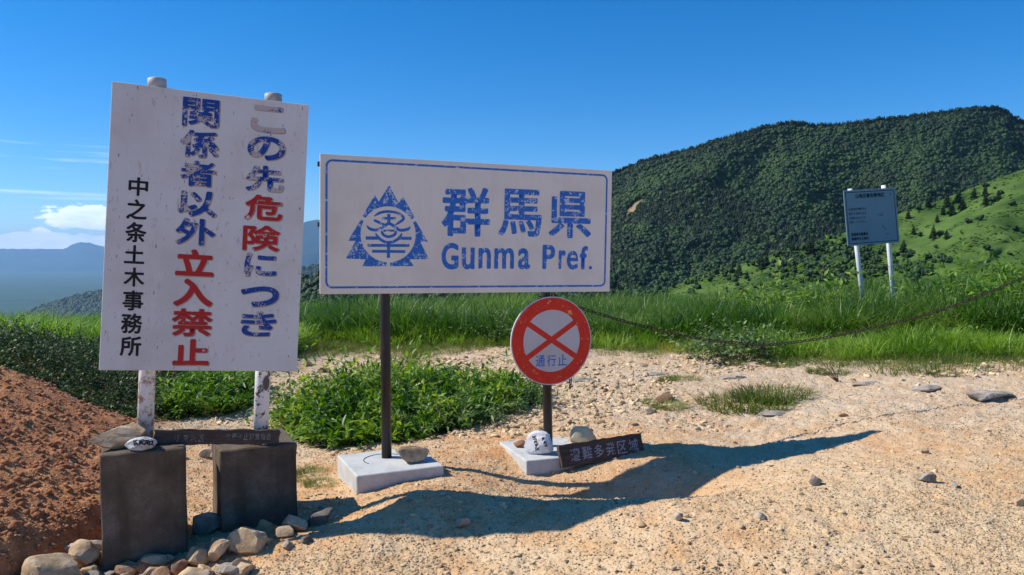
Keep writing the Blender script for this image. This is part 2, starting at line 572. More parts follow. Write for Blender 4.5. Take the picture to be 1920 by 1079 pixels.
def ribbon(pts, wd, taper=True):
    """Brush stroke polygon around a polyline."""
    n = len(pts)
    # resample smoothly
    if n > 2:
        out = []
        for i in range(n - 1):
            p0 = pts[max(i - 1, 0)]; p1 = pts[i]; p2 = pts[i + 1]; p3 = pts[min(i + 2, n - 1)]
            for s in range(5):
                t = s / 5
                out.append(tuple(0.5 * ((2 * p1[k]) + (-p0[k] + p2[k]) * t + (2 * p0[k] - 5 * p1[k] + 4 * p2[k] - p3[k]) * t * t + (-p0[k] + 3 * p1[k] - 3 * p2[k] + p3[k]) * t ** 3) for k in (0, 1)))
        out.append(pts[-1])
        pts = out
        n = len(pts)
    L, R = [], []
    for i in range(n):
        a = pts[max(i - 1, 0)]; b = pts[min(i + 1, n - 1)]
        dx_, dy_ = b[0] - a[0], b[1] - a[1]
        l = math.hypot(dx_, dy_) or 1
        s = i / (n - 1)
        h = wd / 2 * (1 if not taper or n < 4 else min(1.0, 0.35 + 5 * min(s, 1 - s)))
        L.append((pts[i][0] - dy_ / l * h, pts[i][1] + dx_ / l * h))
        R.append((pts[i][0] + dy_ / l * h, pts[i][1] - dx_ / l * h))
    return [[L[i], L[i + 1], R[i + 1], R[i]] for i in range(n - 1)]


# lettering: text curves turned into meshes
_q = []


def letter(text, cx, cz, wd, ht, parent, mat, bold=0.024, wear=0.0, name='character', y=-0.0012, shear=0.0, label=None):
    cu = bpy.data.curves.new('lettering', 'FONT')
    cu.body = text
    cu.size = 1.0
    cu.shear = shear
    cu.resolution_u = 6
    ob = bpy.data.objects.new('lettering_source', cu)
    C.objects.link(ob)
    _q.append((ob, cx, cz, wd, ht, parent, mat, wear, name, y, label, bold))


def flush_letters():
    bpy.context.view_layer.update()
    dg = bpy.context.evaluated_depsgraph_get()
    res = []
    for (ob, cx, cz, wd, ht, parent, mat, wear, name, y, label, bold) in _q:
        me = bpy.data.meshes.new_from_object(ob.evaluated_get(dg))
        n = len(me.vertices)
        co = np.empty(n * 3, np.float32)
        me.vertices.foreach_get('co', co)
        co = co.reshape(-1, 3)
        lo, hi = co.min(0), co.max(0)
        s = (co[:, :2] - (lo + hi)[:2] / 2) / (hi - lo)[:2]
        em_ = max(ht, wd) if len(ob.data.body) == 1 else ht
        bw = bold * em_
        base = np.zeros_like(co)
        base[:, 0] = s[:, 0] * (wd - 2 * bw) + cx
        base[:, 2] = s[:, 1] * (ht - 2 * bw) + cz
        me.calc_loop_triangles()
        tr = np.empty(len(me.loop_triangles) * 3, np.int32)
        me.loop_triangles.foreach_get('vertices', tr)
        tr = tr.reshape(-1, 3)
        bpy.data.meshes.remove(me)
        VV, FF = [], []
        sh = [(0, 0)] + ([(cos(2 * pi * k / 10) * bw, sin(2 * pi * k / 10) * bw) for k in range(10)] if bw > 0 else [])
        for k, (ox, oz) in enumerate(sh):
            q = base.copy()
            q[:, 0] += ox; q[:, 2] += oz; q[:, 1] = y - k * 0.00003
            VV.append(q); FF.append(tr + k * n)
        me = npmesh(name, np.vstack(VV), np.vstack(FF))
        me.name = name
        o = link(name, me, parent, mat)
        o['wear'] = float(wear)
        if label:
            o['label'] = label
        res.append(o)
    for t in _q:
        cu = t[0].data
        bpy.data.objects.remove(t[0])
        bpy.data.curves.remove(cu)
    _q.clear()
    return res


# numpy value noise
def _h(ix, iy, seed):
    x = (ix * 374761393 + iy * 668265263 + seed * 1442695041) & 0xFFFFFFFF
    x = ((x ^ (x >> 13)) * 1274126177) & 0xFFFFFFFF
    x = x ^ (x >> 16)
    return (x & 0xFFFFFF) / float(0xFFFFFF)


def vnoise(x, y, seed=0):
    x = np.asarray(x, float); y = np.asarray(y, float)
    ix = np.floor(x).astype(np.int64); iy = np.floor(y).astype(np.int64)
    fx = x - ix; fy = y - iy
    fx = fx * fx * (3 - 2 * fx); fy = fy * fy * (3 - 2 * fy)
    a = _h(ix, iy, seed); b = _h(ix + 1, iy, seed); c = _h(ix, iy + 1, seed); d = _h(ix + 1, iy + 1, seed)
    return (a * (1 - fx) + b * fx) * (1 - fy) + (c * (1 - fx) + d * fx) * fy - 0.5


def fbm(x, y, f, oct=4, seed=0, gain=0.5):
    s = 0; amp = 1
    for k in range(oct):
        s = s + amp * vnoise(np.asarray(x) * f + 17.3 * k, np.asarray(y) * f - 9.1 * k, seed + k)
        amp *= gain; f *= 2.03
    return s


def sstep(a, b, x):
    t = np.clip((np.asarray(x, float) - a) / (b - a), 0, 1)
    return t * t * (3 - 2 * t)


# ------------------------------------------------------------------ ground shape
CP = np.array([
    (-1.95, 3.4, .05), (-1.55, 3.6, .07), (-1.45, 3.78, .09), (-1.12, 3.98, .10), (-1.1, 3.6, .13), (-.5, 3.96, .27), (-.27, 3.95, .265), (-.1, 3.93, .245), (-.3, 3.62, .165), (-.63, 4.3, .17), (0, 3.6, .19),
    (.25, 3.93, .235), (.6, 3.9, .25), (.95, 3.87, .268), (.22, 3.57, .205), (.1, 4.5, .07), (.5, 4.45, .032), (.95, 4.43, .045), (1.27, 4.6, .165), (1.5, 4.72, .20), (1.9, 4.9, .22), (.76, 4.82, .13), (1.06, 4.97, .19), (1.75, 5.29, .20), (-.45, 4.72, .17), (-.97, 4.4, .12), (-.75, 4.8, .14), (.2, 5.15, .16), (0, 5.5, .19), (.6, 4.97, .15),
    (2.43, 5.23, .283), (1.6, 4.1, .30), (0, 2.8, .15), (1.5, 2.8, .25), (2.6, 3.2, .30), (-1.8, 2.8, .02), (0, 1, .10), (3, 1, .2), (-3, 1, .15), (4.5, 3.5, .38),
    (-3.2, 13, .15), (-3, 11, .25), (0, 10.5, .33), (3, 8.8, .40), (3.8, 7.5, .44), (5.5, 7.4, .50), (2, 7.3, .32), (.6, 7.7, .28),
    (-1.4, 5.6, .07), (-1, 7.5, .16), (-.2, 6.5, .15), (.35, 6.4, .20), (-1.95, 5.2, .08), (-2.4, 6.4, .06), (-2.1, 9.2, .16),
    (-2.25, 3.35, .26), (-3.0, 4.5, .50), (-3.7, 5.5, .68), (-2.85, 5.4, .30), (-4.7, 7, .62), (-3.3, 6.3, .22), (-2.6, 3.0, .4), (-4, 3.5, .75), (-2.35, 4.4, .2),
    (-5, 10, .25), (-8, 12, .0), (-11, 16, -.2), (-6, 16, .1), (0, 14, .27), (3.5, 13, .38), (5.2, 11.1, .48), (8, 13, .55), (12, 12, .75), (9, 7, .7), (4, 16, .2), (12, 16, .6), (-8, 6, .9), (-8, 2, 1.0), (8, 2, .5),
], float)


def tps(P, lam=0.002):
    n = len(P)
    d2 = ((P[:, None, :2] - P[None, :, :2]) ** 2).sum(-1)
    K = np.where(d2 > 0, d2 * np.log(np.maximum(d2, 1e-12)) * 0.5, 0) + np.eye(n) * lam
    A = np.zeros((n + 3, n + 3)); A[:n, :n] = K
    A[:n, n] = 1; A[:n, n + 1:] = P[:, :2]; A[n, :n] = 1; A[n + 1:, :n] = P[:, :2].T
    return np.linalg.solve(A, np.concatenate([P[:, 2], [0, 0, 0]]))


W = tps(CP)


def base_h(x, y):
    x = np.asarray(x, float); y = np.asarray(y, float)
    r = np.hypot(x, y)
    s = np.minimum(1.0, 15.5 / np.maximum(r, 1e-6))
    cx = x * s; cy = y * s
    out = W[-3] + W[-2] * cx + W[-1] * cy
    for i in range(len(CP)):
        d2 = (cx - CP[i, 0]) ** 2 + (cy - CP[i, 1]) ** 2
        out = out + W[i] * np.where(d2 > 0, d2 * np.log(np.maximum(d2, 1e-12)) * 0.5, 0)
    out = np.clip(out, -1.0, 1.6)
    # behind the camera the ground goes on level
    back = sstep(0.5, -3, y)
    out = out * (1 - back) + 0.15 * back
    # the ridge falls away into the valley
    fall = np.maximum(r - 16.5, 0)
    out = out - fall * 0.33 * np.minimum(1, fall / 10.0)
    return np.maximum(out, -350 + 25 * fbm(x, y, 1 / 900.0, 4, 5))


def in_poly(x, y, poly):
    x = np.asarray(x, float); y = np.asarray(y, float)
    c = np.zeros(x.shape, bool)
    n = len(poly)
    for i in range(n):
        x1, y1 = poly[i]; x2, y2 = poly[(i + 1) % n]
        m = ((y1 > y) != (y2 > y)) & (x < (x2 - x1) * (y - y1) / (y2 - y1 + 1e-12) + x1)
        c ^= m
    return c


def edge_y(x):
    """Where the gravel track ends and the grass starts."""
    return np.interp(x, [-12, -3.4, -3.0, -1.5, 0, 1.5, 2.4, 3.1, 3.6, 4.2, 5.2, 8, 14], [13.0, 11.6, 11.2, 10.7, 10.2, 9.6, 9.2, 8.4, 7.6, 7.3, 7.5, 8.0, 9.0])


BUSH = [(-1.42, 5.62), (-1.78, 6.0), (-2.0, 6.7), (-1.95, 7.3), (-1.3, 7.7), (-.6, 7.6), (.0, 7.2), (.20, 6.75), (-.05, 6.6), (-.30, 6.2), (-.52, 5.8), (-.95, 5.65)]
PATCH = [(-3.15, 6.6), (-2.62, 6.7), (-2.5, 7.3), (-2.75, 8.3), (-3.5, 8.6)]
BANK = [(-8, 9), (-5.4, 7.0), (-4.1, 5.95), (-3.45, 6.0), (-2.95, 6.05), (-2.85, 6.6), (-3.2, 8.4), (-4.5, 9.6), (-7, 11.5)]


def soil_red(x, y):
    """Red-brown earth on the left bank."""
    ex = np.interp(y, [0, 3.0, 3.6, 4.4, 5.4, 6.5, 8], [-2.0, -1.95, -1.9, -2.15, -2.5, -2.9, -3.2])
    return sstep(0.12, -0.12, x - ex + 0.25 * fbm(x, y, 2.2, 3, 3))


def detail_h(x, y):
    r = np.hypot(x, y)
    near = np.clip(1.3 - r / 14, 0, 1)
    red = soil_red(x, y)
    grv = sstep(5.0, 6.6, y + 0.25 * x)
    cal = np.exp(-((x - .5) / 2.0) ** 4 - ((y - 4.3) / 1.1) ** 4)
    h = 0.035 * (1 - .85 * cal) * fbm(x, y, 1.4, 3, 1) + 0.016 * (1 - .5 * cal) * fbm(x, y, 6.0, 3, 2)
    h = h + (0.010 + 0.010 * grv + 0.006 * red) * fbm(x, y, 14.0, 3, 8)
    h = h + (0.006 + 0.009 * grv + 0.002 * red) * fbm(x, y, 42.0, 2, 9)
    # crumbly clods in the cut bank
    c = vnoise(x * 9, y * 9, 21)
    h = h + red * 0.025 * np.maximum(c, 0) ** 2 * sstep(4.0, 5.5, y)
    # washed-out rill at the foot of the red bank
    d = np.abs(x - np.interp(y, [2.6, 3.2, 3.6, 4.2], [-2.3, -2.17, -2.05, -2.12]))
    h = h - 0.10 * np.exp(-(d / 0.07) ** 2) * sstep(2.4, 3.0, y) * sstep(4.6, 3.8, y)
    return h * near


def H(x, y):
    return base_h(x, y) + detail_h(x, y)


def build_ground():
    a_f = np.linspace(-39, 39, 660)
    a_s = np.concatenate([np.linspace(-180, -42, 30), a_f, np.linspace(42, 180, 30)[:-1]])
    az_ = np.radians(a_s)
    r = np.concatenate([[0.05, 0.5, 1.0, 1.5, 2.0], np.geomspace(2.4, 17.0, 470), np.geomspace(17.6, 24000, 100)])
    R, A = np.meshgrid(r, az_, indexing='ij')
    X = R * np.sin(A); Y = R * np.cos(A)
    Z = H(X, Y)
    V = np.stack([X, Y, Z], -1).reshape(-1, 3)
    nr, na = X.shape
    i, j = np.meshgrid(np.arange(nr - 1), np.arange(na), indexing='ij')
    j2 = (j + 1) % na
    F = np.stack([i * na + j, i * na + j2, (i + 1) * na + j2, (i + 1) * na + j], -1).reshape(-1, 4)
    F = F[:, ::-1]
    me = npmesh('ground', V, F, True)
    x, y = X.ravel(), Y.ravel()
    red = soil_red(x, y)
    g = sstep(-0.15, 0.5, y - edge_y(x) + 0.5 * fbm(x, y, 1.5, 3, 4))
    for P in (BUSH, PATCH, BANK):
        g = np.maximum(g, in_poly(x, y, P) * 0.85)
    g = np.maximum(g, sstep(0, .5, in_poly(x, y, [(-30, 14), (-5.0, 9.6), (-3.2, 8.6), (-2.9, 11.5), (-2, 30)]) * 1.0))
    grv = sstep(4.6, 6.6, y + 0.15 * x + 0.8 * fbm(x, y, 0.9, 3, 6))
    far = sstep(17, 24, np.hypot(x, y))
    orn = np.exp(-((x + .35) / 1.7) ** 4 - ((y - 4.9) / 1.25) ** 4) + .8 * np.exp(-((x + 2.2) / .8) ** 2 - ((y - 5.4) / 1.5) ** 2) + .8 * sstep(.0, .4, fbm(x, y, .8, 3, 77))
    orn = np.clip(orn * (1 - .7 * grv), 0, 1)
    for nme, arr in (('red', red), ('green', g), ('gravel', grv), ('far', far), ('orange', orn)):
        at = me.attributes.new(nme, 'FLOAT', 'POINT')
        at.data.foreach_set('value', np.asarray(arr, np.float32))
    o = link('ground', me, None, 'ground')
    props(o, kind='structure')


build_ground()


# ------------------------------------------------------------------ hills: each stands at its real distance
F_PX = 1440.0


def ray(px, py):
    a = (np.asarray(px, float) - 960) / F_PX
    b = -(np.asarray(py, float) - 539.5) / F_PX
    return a, cos(PITCH) + b * sin(PITCH), -sin(PITCH) + b * cos(PITCH)


def slope(sky_pts, px0, px1, n, py_bot, d_bot, d_top, rows, noise, seed, back=(60, 0.35), lump=0.0):
    """A hillside surface from its foot to its crest and over the back. Returns X,Y,Z grids and t."""
    px = np.linspace(px0, px1, n)
    sk = np.interp(px, [p[0] for p in sky_pts], [p[1] for p in sky_pts])
    t = np.linspace(0, 1, rows)
    T, PX = np.meshgrid(t, px, indexing='ij')
    SK = np.meshgrid(t, sk, indexing='ij')[1]
    PY = py_bot + (SK - py_bot) * T
    D = d_bot + (d_top - d_bot) * T ** 0.9
    D = D * (1 + noise * fbm(PX / 210.0 - T * 1.3, T * 2.2 + PX / 900, 1.0, 5, seed) * np.sin(np.pi * np.clip(T, 0, 1)) ** 0.4)
    a, dy_, dz_ = ray(PX, PY)
    s = D / dy_
    X = a * s; Y = D; Z = EYE + dz_ * s
    if lump:
        Z = Z + lump * fbm(X, Y, 1 / 18.0, 3, seed + 3) * D / d_top
    bx, by, bz = X[-1], Y[-1], Z[-1]
    ex = [(bx * (1 + k * back[0] / by), by + k * back[0], bz - (k * back[0]) * back[1] * min(1, k / 2)) for k in (0.4, 1, 2, 4, 8)]
    X = np.vstack([X] + [e[0][None] for e in ex]); Y = np.vstack([Y] + [e[1][None] for e in ex]); Z = np.vstack([Z] + [e[2][None] for e in ex])
    fx = X[0], Y[0] * 0.8, Z[0] - 0.3 * Y[0]
    X = np.vstack([fx[0][None] * 0.8, X]); Y = np.vstack([fx[1][None], Y]); Z = np.vstack([fx[2][None], Z])
    return X, Y, Z, T, PX, PY


def grid_obj(name, X, Y, Z, mat, scar=None):
    Z = np.maximum(Z, -368)
    nr, na = X.shape
    i, j = np.meshgrid(np.arange(nr - 1), np.arange(na - 1), indexing='ij')
    Fc = np.stack([i * na + j, i * na + j + 1, (i + 1) * na + j + 1, (i + 1) * na + j], -1).reshape(-1, 4)
    me = npmesh(name, np.stack([X, Y, Z], -1).reshape(-1, 3), Fc, True)
    if scar is not None:
        at = me.attributes.new('scar', 'FLOAT', 'POINT')
        at.data.foreach_set('value', scar.ravel().astype(np.float32))
    o = link(name, me, None, mat)
    return props(o, kind='structure')


SK_MTN = [(200, 640), (600, 575), (800, 505), (950, 415), (1060, 354), (1148, 326), (1200, 304), (1300, 279), (1345, 264), (1400, 248), (1440, 238), (1470, 231), (1500, 231), (1530, 236), (1570, 234), (1640, 226),
          (1700, 220), (1740, 214), (1800, 207), (1830, 203), (1872, 202), (1885, 208), (1900, 222), (1925, 232), (2000, 262), (2200, 330), (2600, 430), (3200, 520)]
mX, mY, mZ, mT, mPX, mPY = slope(SK_MTN, 200, 3200, 380, 640, 430, 760, 90, 0.075, 40, (60, 0.4))
scar_c = np.exp(-(((mPX - 1188) + (mPY - 392) * 0.75) / 6.0) ** 2 - ((mPY - 392) / 15.0) ** 2)
scar = np.zeros(mX.shape); scar[1:1 + scar_c.shape[0]] = np.clip(scar_c * 1.8 + 0.7 * (fbm(mPX, mPY, 0.15, 3, 2) * scar_c), 0, 1)
grid_obj('mountain', mX, mY, mZ, 'mountain', scar)

SK_MDW = [(700, 640), (1000, 610), (1180, 560), (1260, 538), (1310, 520), (1400, 492), (1480, 468), (1545, 450), (1600, 431), (1660, 410), (1700, 397), (1760, 377), (1800, 361), (1860, 338), (1920, 318), (2100, 262), (2400, 190), (2900, 150)]
dX, dY, dZ, dT, dPX, dPY = slope(SK_MDW, 700, 2900, 300, 640, 110, 290, 80, 0.12, 60, (18, 0.5))
dZ[1:81] += 1.2 * fbm(dX[1:81], dY[1:81], 1 / 14.0, 4, 12) * np.sin(np.pi * dT)
grid_obj('meadow_hill', dX, dY, dZ, 'meadow')

SK_RDG = [(-900, 640), (-300, 622), (0, 607), (30, 598), (60, 588), (120, 566), (190, 549), (350, 532), (500, 512), (570, 506), (600, 505), (750, 505), (1000, 520), (1300, 560)]
rX, rY, rZ, rT, rPX, rPY = slope(SK_RDG, -900, 1300, 420, 760, 1800, 3400, 60, 0.10, 80, (400, 0.5), 9.0)
grid_obj('forested_ridge', rX, rY, rZ, 'ridge')

SK_WDH = [(300, 640), (420, 590), (500, 556), (560, 532), (600, 524), (700, 520), (900, 522), (1100, 530), (1250, 560), (1400, 600)]
wX, wY, wZ, _, _, _ = slope(SK_WDH, 300, 1400, 160, 660, 240, 420, 40, 0.08, 85, (40, 0.5))
grid_obj('wooded_hill', wX, wY, wZ, 'mountain')

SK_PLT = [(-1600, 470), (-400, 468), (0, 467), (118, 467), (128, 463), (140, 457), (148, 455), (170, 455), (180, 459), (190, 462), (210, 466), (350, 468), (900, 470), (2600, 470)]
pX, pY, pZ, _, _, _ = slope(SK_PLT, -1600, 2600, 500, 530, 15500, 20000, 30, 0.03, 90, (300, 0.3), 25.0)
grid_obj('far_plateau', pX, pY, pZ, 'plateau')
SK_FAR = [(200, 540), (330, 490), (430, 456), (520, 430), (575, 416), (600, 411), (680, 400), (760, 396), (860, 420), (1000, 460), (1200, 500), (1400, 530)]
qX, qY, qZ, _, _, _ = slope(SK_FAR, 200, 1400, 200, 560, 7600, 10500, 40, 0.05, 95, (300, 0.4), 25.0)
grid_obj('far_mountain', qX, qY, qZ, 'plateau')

# ------------------------------------------------------------------ haze
hv = bevel_box('haze', 50000, 50000, 720 + 380, 0, cz=(720 - 380) / 2)
hz = link('haze', hv)
hm = bpy.data.materials.new('haze_air')
hm.use_nodes = True
hm.node_tree.nodes.clear()
ho = hm.node_tree.nodes.new('ShaderNodeOutputMaterial')
hp = hm.node_tree.nodes.new('ShaderNodeVolumePrincipled')
hp.inputs['Color'].default_value = (0.38, 0.65, 1.0, 1)
hp.inputs['Density'].default_value = 0.00005
hp.inputs['Anisotropy'].default_value = 0.2
hm.node_tree.links.new(hp.outputs[0], ho.inputs['Volume'])
hv.materials.append(hm)
props(hz, kind='stuff')


# ------------------------------------------------------------------ prototypes kept in collections that are not part of the scene
def proto_collection(name, meshes, mat):
    col = bpy.data.collections.new(name)
    for i, me in enumerate(meshes):
        if len(me.materials) == 0:
            me.materials.append(M[mat])
        o = bpy.data.objects.new('%s_%02d' % (name, i), me)
        col.objects.link(o)
    return col


def scatter(name, P, rotz, scl, idx, col, tilt=None, label=None, cat=None):
    """One object of kind stuff: instances of a collection's meshes on points."""
    n = len(P)
    me = bpy.data.meshes.new(name)
    me.vertices.add(n)
    me.vertices.foreach_set('co', np.asarray(P, np.float32).ravel())
    rot = np.zeros((n, 3), np.float32)
    rot[:, 2] = rotz
    if tilt is not None:
        rot[:, :2] = tilt
    a = me.attributes.new('rot', 'FLOAT_VECTOR', 'POINT'); a.data.foreach_set('vector', rot.ravel())
    a = me.attributes.new('scl', 'FLOAT_VECTOR', 'POINT')
    scl = np.asarray(scl, np.float32)
    if scl.ndim == 1:
        scl = np.repeat(scl[:, None], 3, 1)
    a.data.foreach_set('vector', scl.ravel())
    a = me.attributes.new('idx', 'INT', 'POINT'); a.data.foreach_set('value', np.asarray(idx, np.int32))
    o = link(name, me)
    g = bpy.data.node_groups.new(name + '_nodes', 'GeometryNodeTree')
    g.interface.new_socket('Geometry', in_out='INPUT', socket_type='NodeSocketGeometry')
    g.interface.new_socket('Geometry', in_out='OUTPUT', socket_type='NodeSocketGeometry')
    gi = g.nodes.new('NodeGroupInput'); go = g.nodes.new('NodeGroupOutput')
    iop = g.nodes.new('GeometryNodeInstanceOnPoints')
    ci = g.nodes.new('GeometryNodeCollectionInfo')
    ci.inputs['Collection'].default_value = col
    ci.inputs['Separate Children'].default_value = True
    ci.inputs['Reset Children'].default_value = True
    iop.inputs['Pick Instance'].default_value = True

    def na(nm, typ):
        x = g.nodes.new('GeometryNodeInputNamedAttribute')
        x.data_type = typ
        x.inputs['Name'].default_value = nm
        return x.outputs['Attribute']
    e2r = g.nodes.new('FunctionNodeEulerToRotation')
    g.links.new(na('rot', 'FLOAT_VECTOR'), e2r.inputs[0])
    g.links.new(gi.outputs[0], iop.inputs['Points'])
    g.links.new(ci.outputs[0], iop.inputs['Instance'])
    g.links.new(na('idx', 'INT'), iop.inputs['Instance Index'])
    g.links.new(e2r.outputs[0], iop.inputs['Rotation'])
    g.links.new(na('scl', 'FLOAT_VECTOR'), iop.inputs['Scale'])
    g.links.new(iop.outputs[0], go.inputs[0])
    md = o.modifiers.new('scatter', 'NODES')
    md.node_group = g
    props(o, label, cat, kind='stuff')
    return o


def ico(sub):
    import bmesh
    bm = bmesh.new()
    bmesh.ops.create_icosphere(bm, subdivisions=sub, radius=1.0)
    V = np.array([v.co[:] for v in bm.verts]); F = np.array([[v.index for v in f.verts] for f in bm.faces])
    bm.free()
    return V, F


ICO = {k: ico(k) for k in (1, 2, 3, 4)}


def rock_geo(sub, seed, sx=1, sy=1, sz=1, cuts=14, rough=0.04, keep=0.50, top=.78):
    rg = np.random.default_rng(seed)
    V, F = ICO[sub]
    V = V.copy()
    for _ in range(cuts):
        n = rg.normal(size=3); n /= np.linalg.norm(n)
        lim = rg.uniform(keep, top)
        d = V @ n
        V = V - np.where(d > lim, (d - lim) * 0.93, 0)[:, None] * n
    V = V - (V.max(0) + V.min(0)) / 2
    V = V / V.max(0)
    nz = fbm(V[:, 0] * 2 + seed, V[:, 1] * 2 + V[:, 2] * 1.7, 1.6, 4, seed)
    V = V * (1 + rough * 2.2 * nz)[:, None]
    return V * np.array([sx, sy, sz]), F


# ------------------------------------------------------------------ forest and shrubs on the hills
def leafcloud(seed, n, flat=0.8, cone=False):
    """Crown made of a knobbly body and many loose leaf faces, unit size, base at z = 0."""
    rg = np.random.default_rng(seed)
    Vs, Fs = [], []
    if not cone:
        for k in range(7):
            V, F = ICO[2]
            c = np.array([rg.uniform(-.38, .38), rg.uniform(-.38, .38), rg.uniform(.35, .8)]) if k else np.array([0, 0, .5])
            r = rg.uniform(.22, .36) if k else .42
            nz = fbm(V[:, 0] * 3 + k, V[:, 1] * 3 + V[:, 2] * 2, 2.0, 2, seed + k)
            Vs.append(V * (r * (1 + .5 * nz))[:, None] + c); Fs.append(F)
        for i in range(n):
            u = rg.normal(size=3); u /= np.linalg.norm(u)
            p = u * rg.uniform(.40, .60) * np.array([1, 1, .85]) + np.array([0, 0, .55])
            d = rg.normal(size=3); d /= np.linalg.norm(d); e = np.cross(d, u); s = rg.uniform(.05, .11)
            Vs.append(np.array([p, p + d * s, p + e * s * .9 + u * s * .4])); Fs.append(np.array([[0, 1, 2]]))
    else:
        rows = 9
        for k in range(rows):
            z = .12 + .86 * k / rows; r = .27 * (1 - k / rows) ** .8 + .02
            m = 9
            for q in range(m):
                a = 2 * pi * (q + rg.uniform(-.3, .3)) / m + k
                rr = r * rg.uniform(.75, 1.2)
                tip = np.array([cos(a) * rr, sin(a) * rr, z - .07 * rg.uniform(.6, 1.3)])
                w0 = np.array([-sin(a), cos(a), 0]) * rr * .36
                b = np.array([cos(a) * .02, sin(a) * .02, z + .05])
                Vs.append(np.array([b, tip * .75 + b * .25 + w0, tip, tip * .75 + b * .25 - w0])); Fs.append(np.array([[0, 1, 2], [0, 2, 3]]))
        Vs.append(np.array([[.03, 0, 0], [-.02, .025, 0], [-.02, -.025, 0], [0, 0, 1.0]])); Fs.append(np.array([[0, 1, 3], [1, 2, 3], [2, 0, 3]]))
    off = 0; FF = []
    for V, F in zip(Vs, Fs):
        FF.append(F + off); off += len(V)
    return npmesh('crown', np.vstack(Vs), np.vstack(FF))


broad = [leafcloud(s, 150) for s in range(5)]
conif = [leafcloud(50 + s, 0, cone=True) for s in range(3)]
for m_ in broad:
    m_.materials.append(M['tree_leaf'])
for m_ in conif:
    m_.materials.append(M['conifer'])
forest_col = proto_collection('forest_tree', broad + conif, 'tree_leaf')
shrub_col = proto_collection('hill_shrub', [leafcloud(80 + s, 120) for s in range(3)], 'tree_leaf')


def on_grid(X, Y, Z, r, c):
    r0 = np.clip(np.floor(r).astype(int), 0, X.shape[0] - 2); c0 = np.clip(np.floor(c).astype(int), 0, X.shape[1] - 2)
    fr = r - r0; fc = c - c0
    g = lambda A: (A[r0, c0] * (1 - fc) + A[r0, c0 + 1] * fc) * (1 - fr) + (A[r0 + 1, c0] * (1 - fc) + A[r0 + 1, c0 + 1] * fc) * fr
    return np.stack([g(X), g(Y), g(Z)], -1)


# mountain: columns px 200..3200 over 380, rows 1..90 are the face, then the back
n = 150000
c = (RNG.uniform(780, 2250, n) - 200) / 3000 * 379
r = RNG.uniform(1, 91.5, n)
P = on_grid(mX, mY, mZ, r, c)
sc_ = on_grid(scar, scar, scar, r, c)[:, 0]
keep = (RNG.random(n) < (P[:, 1] / 800) ** 2 * 1.25) & (sc_ < 0.25)
crest = r > 87
P, r, crest = P[keep], r[keep], crest[keep]
n = len(P)
isc = RNG.random(n) < np.where(crest, 0.75, 0.18 + 0.6 * (fbm(P[:, 0], P[:, 1], 1 / 55.0, 3, 5) > 0.08))
idx = np.where(isc, RNG.integers(5, 8, n), RNG.integers(0, 5, n))
s = np.where(isc, RNG.uniform(3.2, 6.4, n), 1.7 + 4.3 * RNG.random(n) ** 2.2) * np.where(crest, 0.72, 1.0)
P[:, 2] -= s * 0.08
scatter('forest', P, RNG.uniform(0, 6.28, n), s, idx, forest_col)
print('forest', n)

# ridge to the left: trees where single crowns can still be made out
n = 30000
c = (RNG.uniform(-120, 780, n) + 900) / 2200 * 419
r = RNG.uniform(25, 61, n)
P = on_grid(rX, rY, rZ, r, c)
scatter('ridge_wood', P, RNG.uniform(0, 6.28, n), RNG.uniform(11, 24, n), RNG.integers(0, 8, n), forest_col)

n = 5000
P = on_grid(wX, wY, wZ, RNG.uniform(8, 42, n), RNG.uniform(0, 158, n))
scatter('wooded_hill_trees', P, RNG.uniform(0, 6.28, n), RNG.uniform(2.5, 5.5, n), RNG.integers(0, 7, n), forest_col)

# meadow hill: shrubs, thick at its upper edge and in two bands
n = 26000
c = (RNG.uniform(1000, 2250, n) - 700) / 2200 * 299
r = RNG.uniform(6, 81, n)
P = on_grid(dX, dY, dZ, r, c)
ppx = 700 + c / 299 * 2200
ppy = 640 + (np.interp(ppx, [p[0] for p in SK_MDW], [p[1] for p in SK_MDW]) - 640) * (r - 1) / 79
cl_ = fbm(ppx, ppy * 1.6, 1 / 42.0, 4, 31)
dens = 0.012 + 0.5 * sstep(0.36, 0.6, cl_)
dens = np.maximum(dens, 0.9 * np.exp(-((ppx - 1545) / 75) ** 2 - ((ppy - 492) / 26) ** 2) + 0.35 * np.exp(-((ppx - 1700) / 60) ** 2 - ((ppy - 500) / 18) ** 2))
dens = np.maximum(dens, 0.28 * sstep(-0.1, 0.25, cl_) * sstep(0.88, 0.99, (r - 1) / 79) * sstep(1560, 1420, ppx))
keep = RNG.random(n) < dens * (P[:, 1] / 300) ** 1.6
P, pp = P[keep], ppx[keep]
n = len(P)
s = RNG.uniform(0.6, 1.9, n) * np.where(RNG.random(n) < 0.12, 1.4, 1)
scatter('hillside_shrubs', P, RNG.uniform(0, 6.28, n), s, RNG.integers(0, 3, n), shrub_col)
print('shrubs', n)
n = 9000
c = (RNG.uniform(1150, 2150, n) - 700) / 2200 * 299
P = on_grid(dX, dY, dZ, RNG.uniform(6, 80.5, n), c)
hk = vnoise(P[:, 0] / 9, P[:, 1] / 9, 8) + .5 * vnoise(P[:, 0] / 3, P[:, 1] / 3, 9) > -.02
P = P[hk]; n = len(P)
hcol = proto_collection('hummock', [leafcloud(180 + s, 90) for s in range(2)], 'meadow')
scatter('meadow_tussocks', P, RNG.uniform(0, 6.28, n), np.stack([RNG.uniform(.4, .9, n)] * 2 + [RNG.uniform(.12, .32, n)], 1), RNG.integers(0, 2, n), hcol)


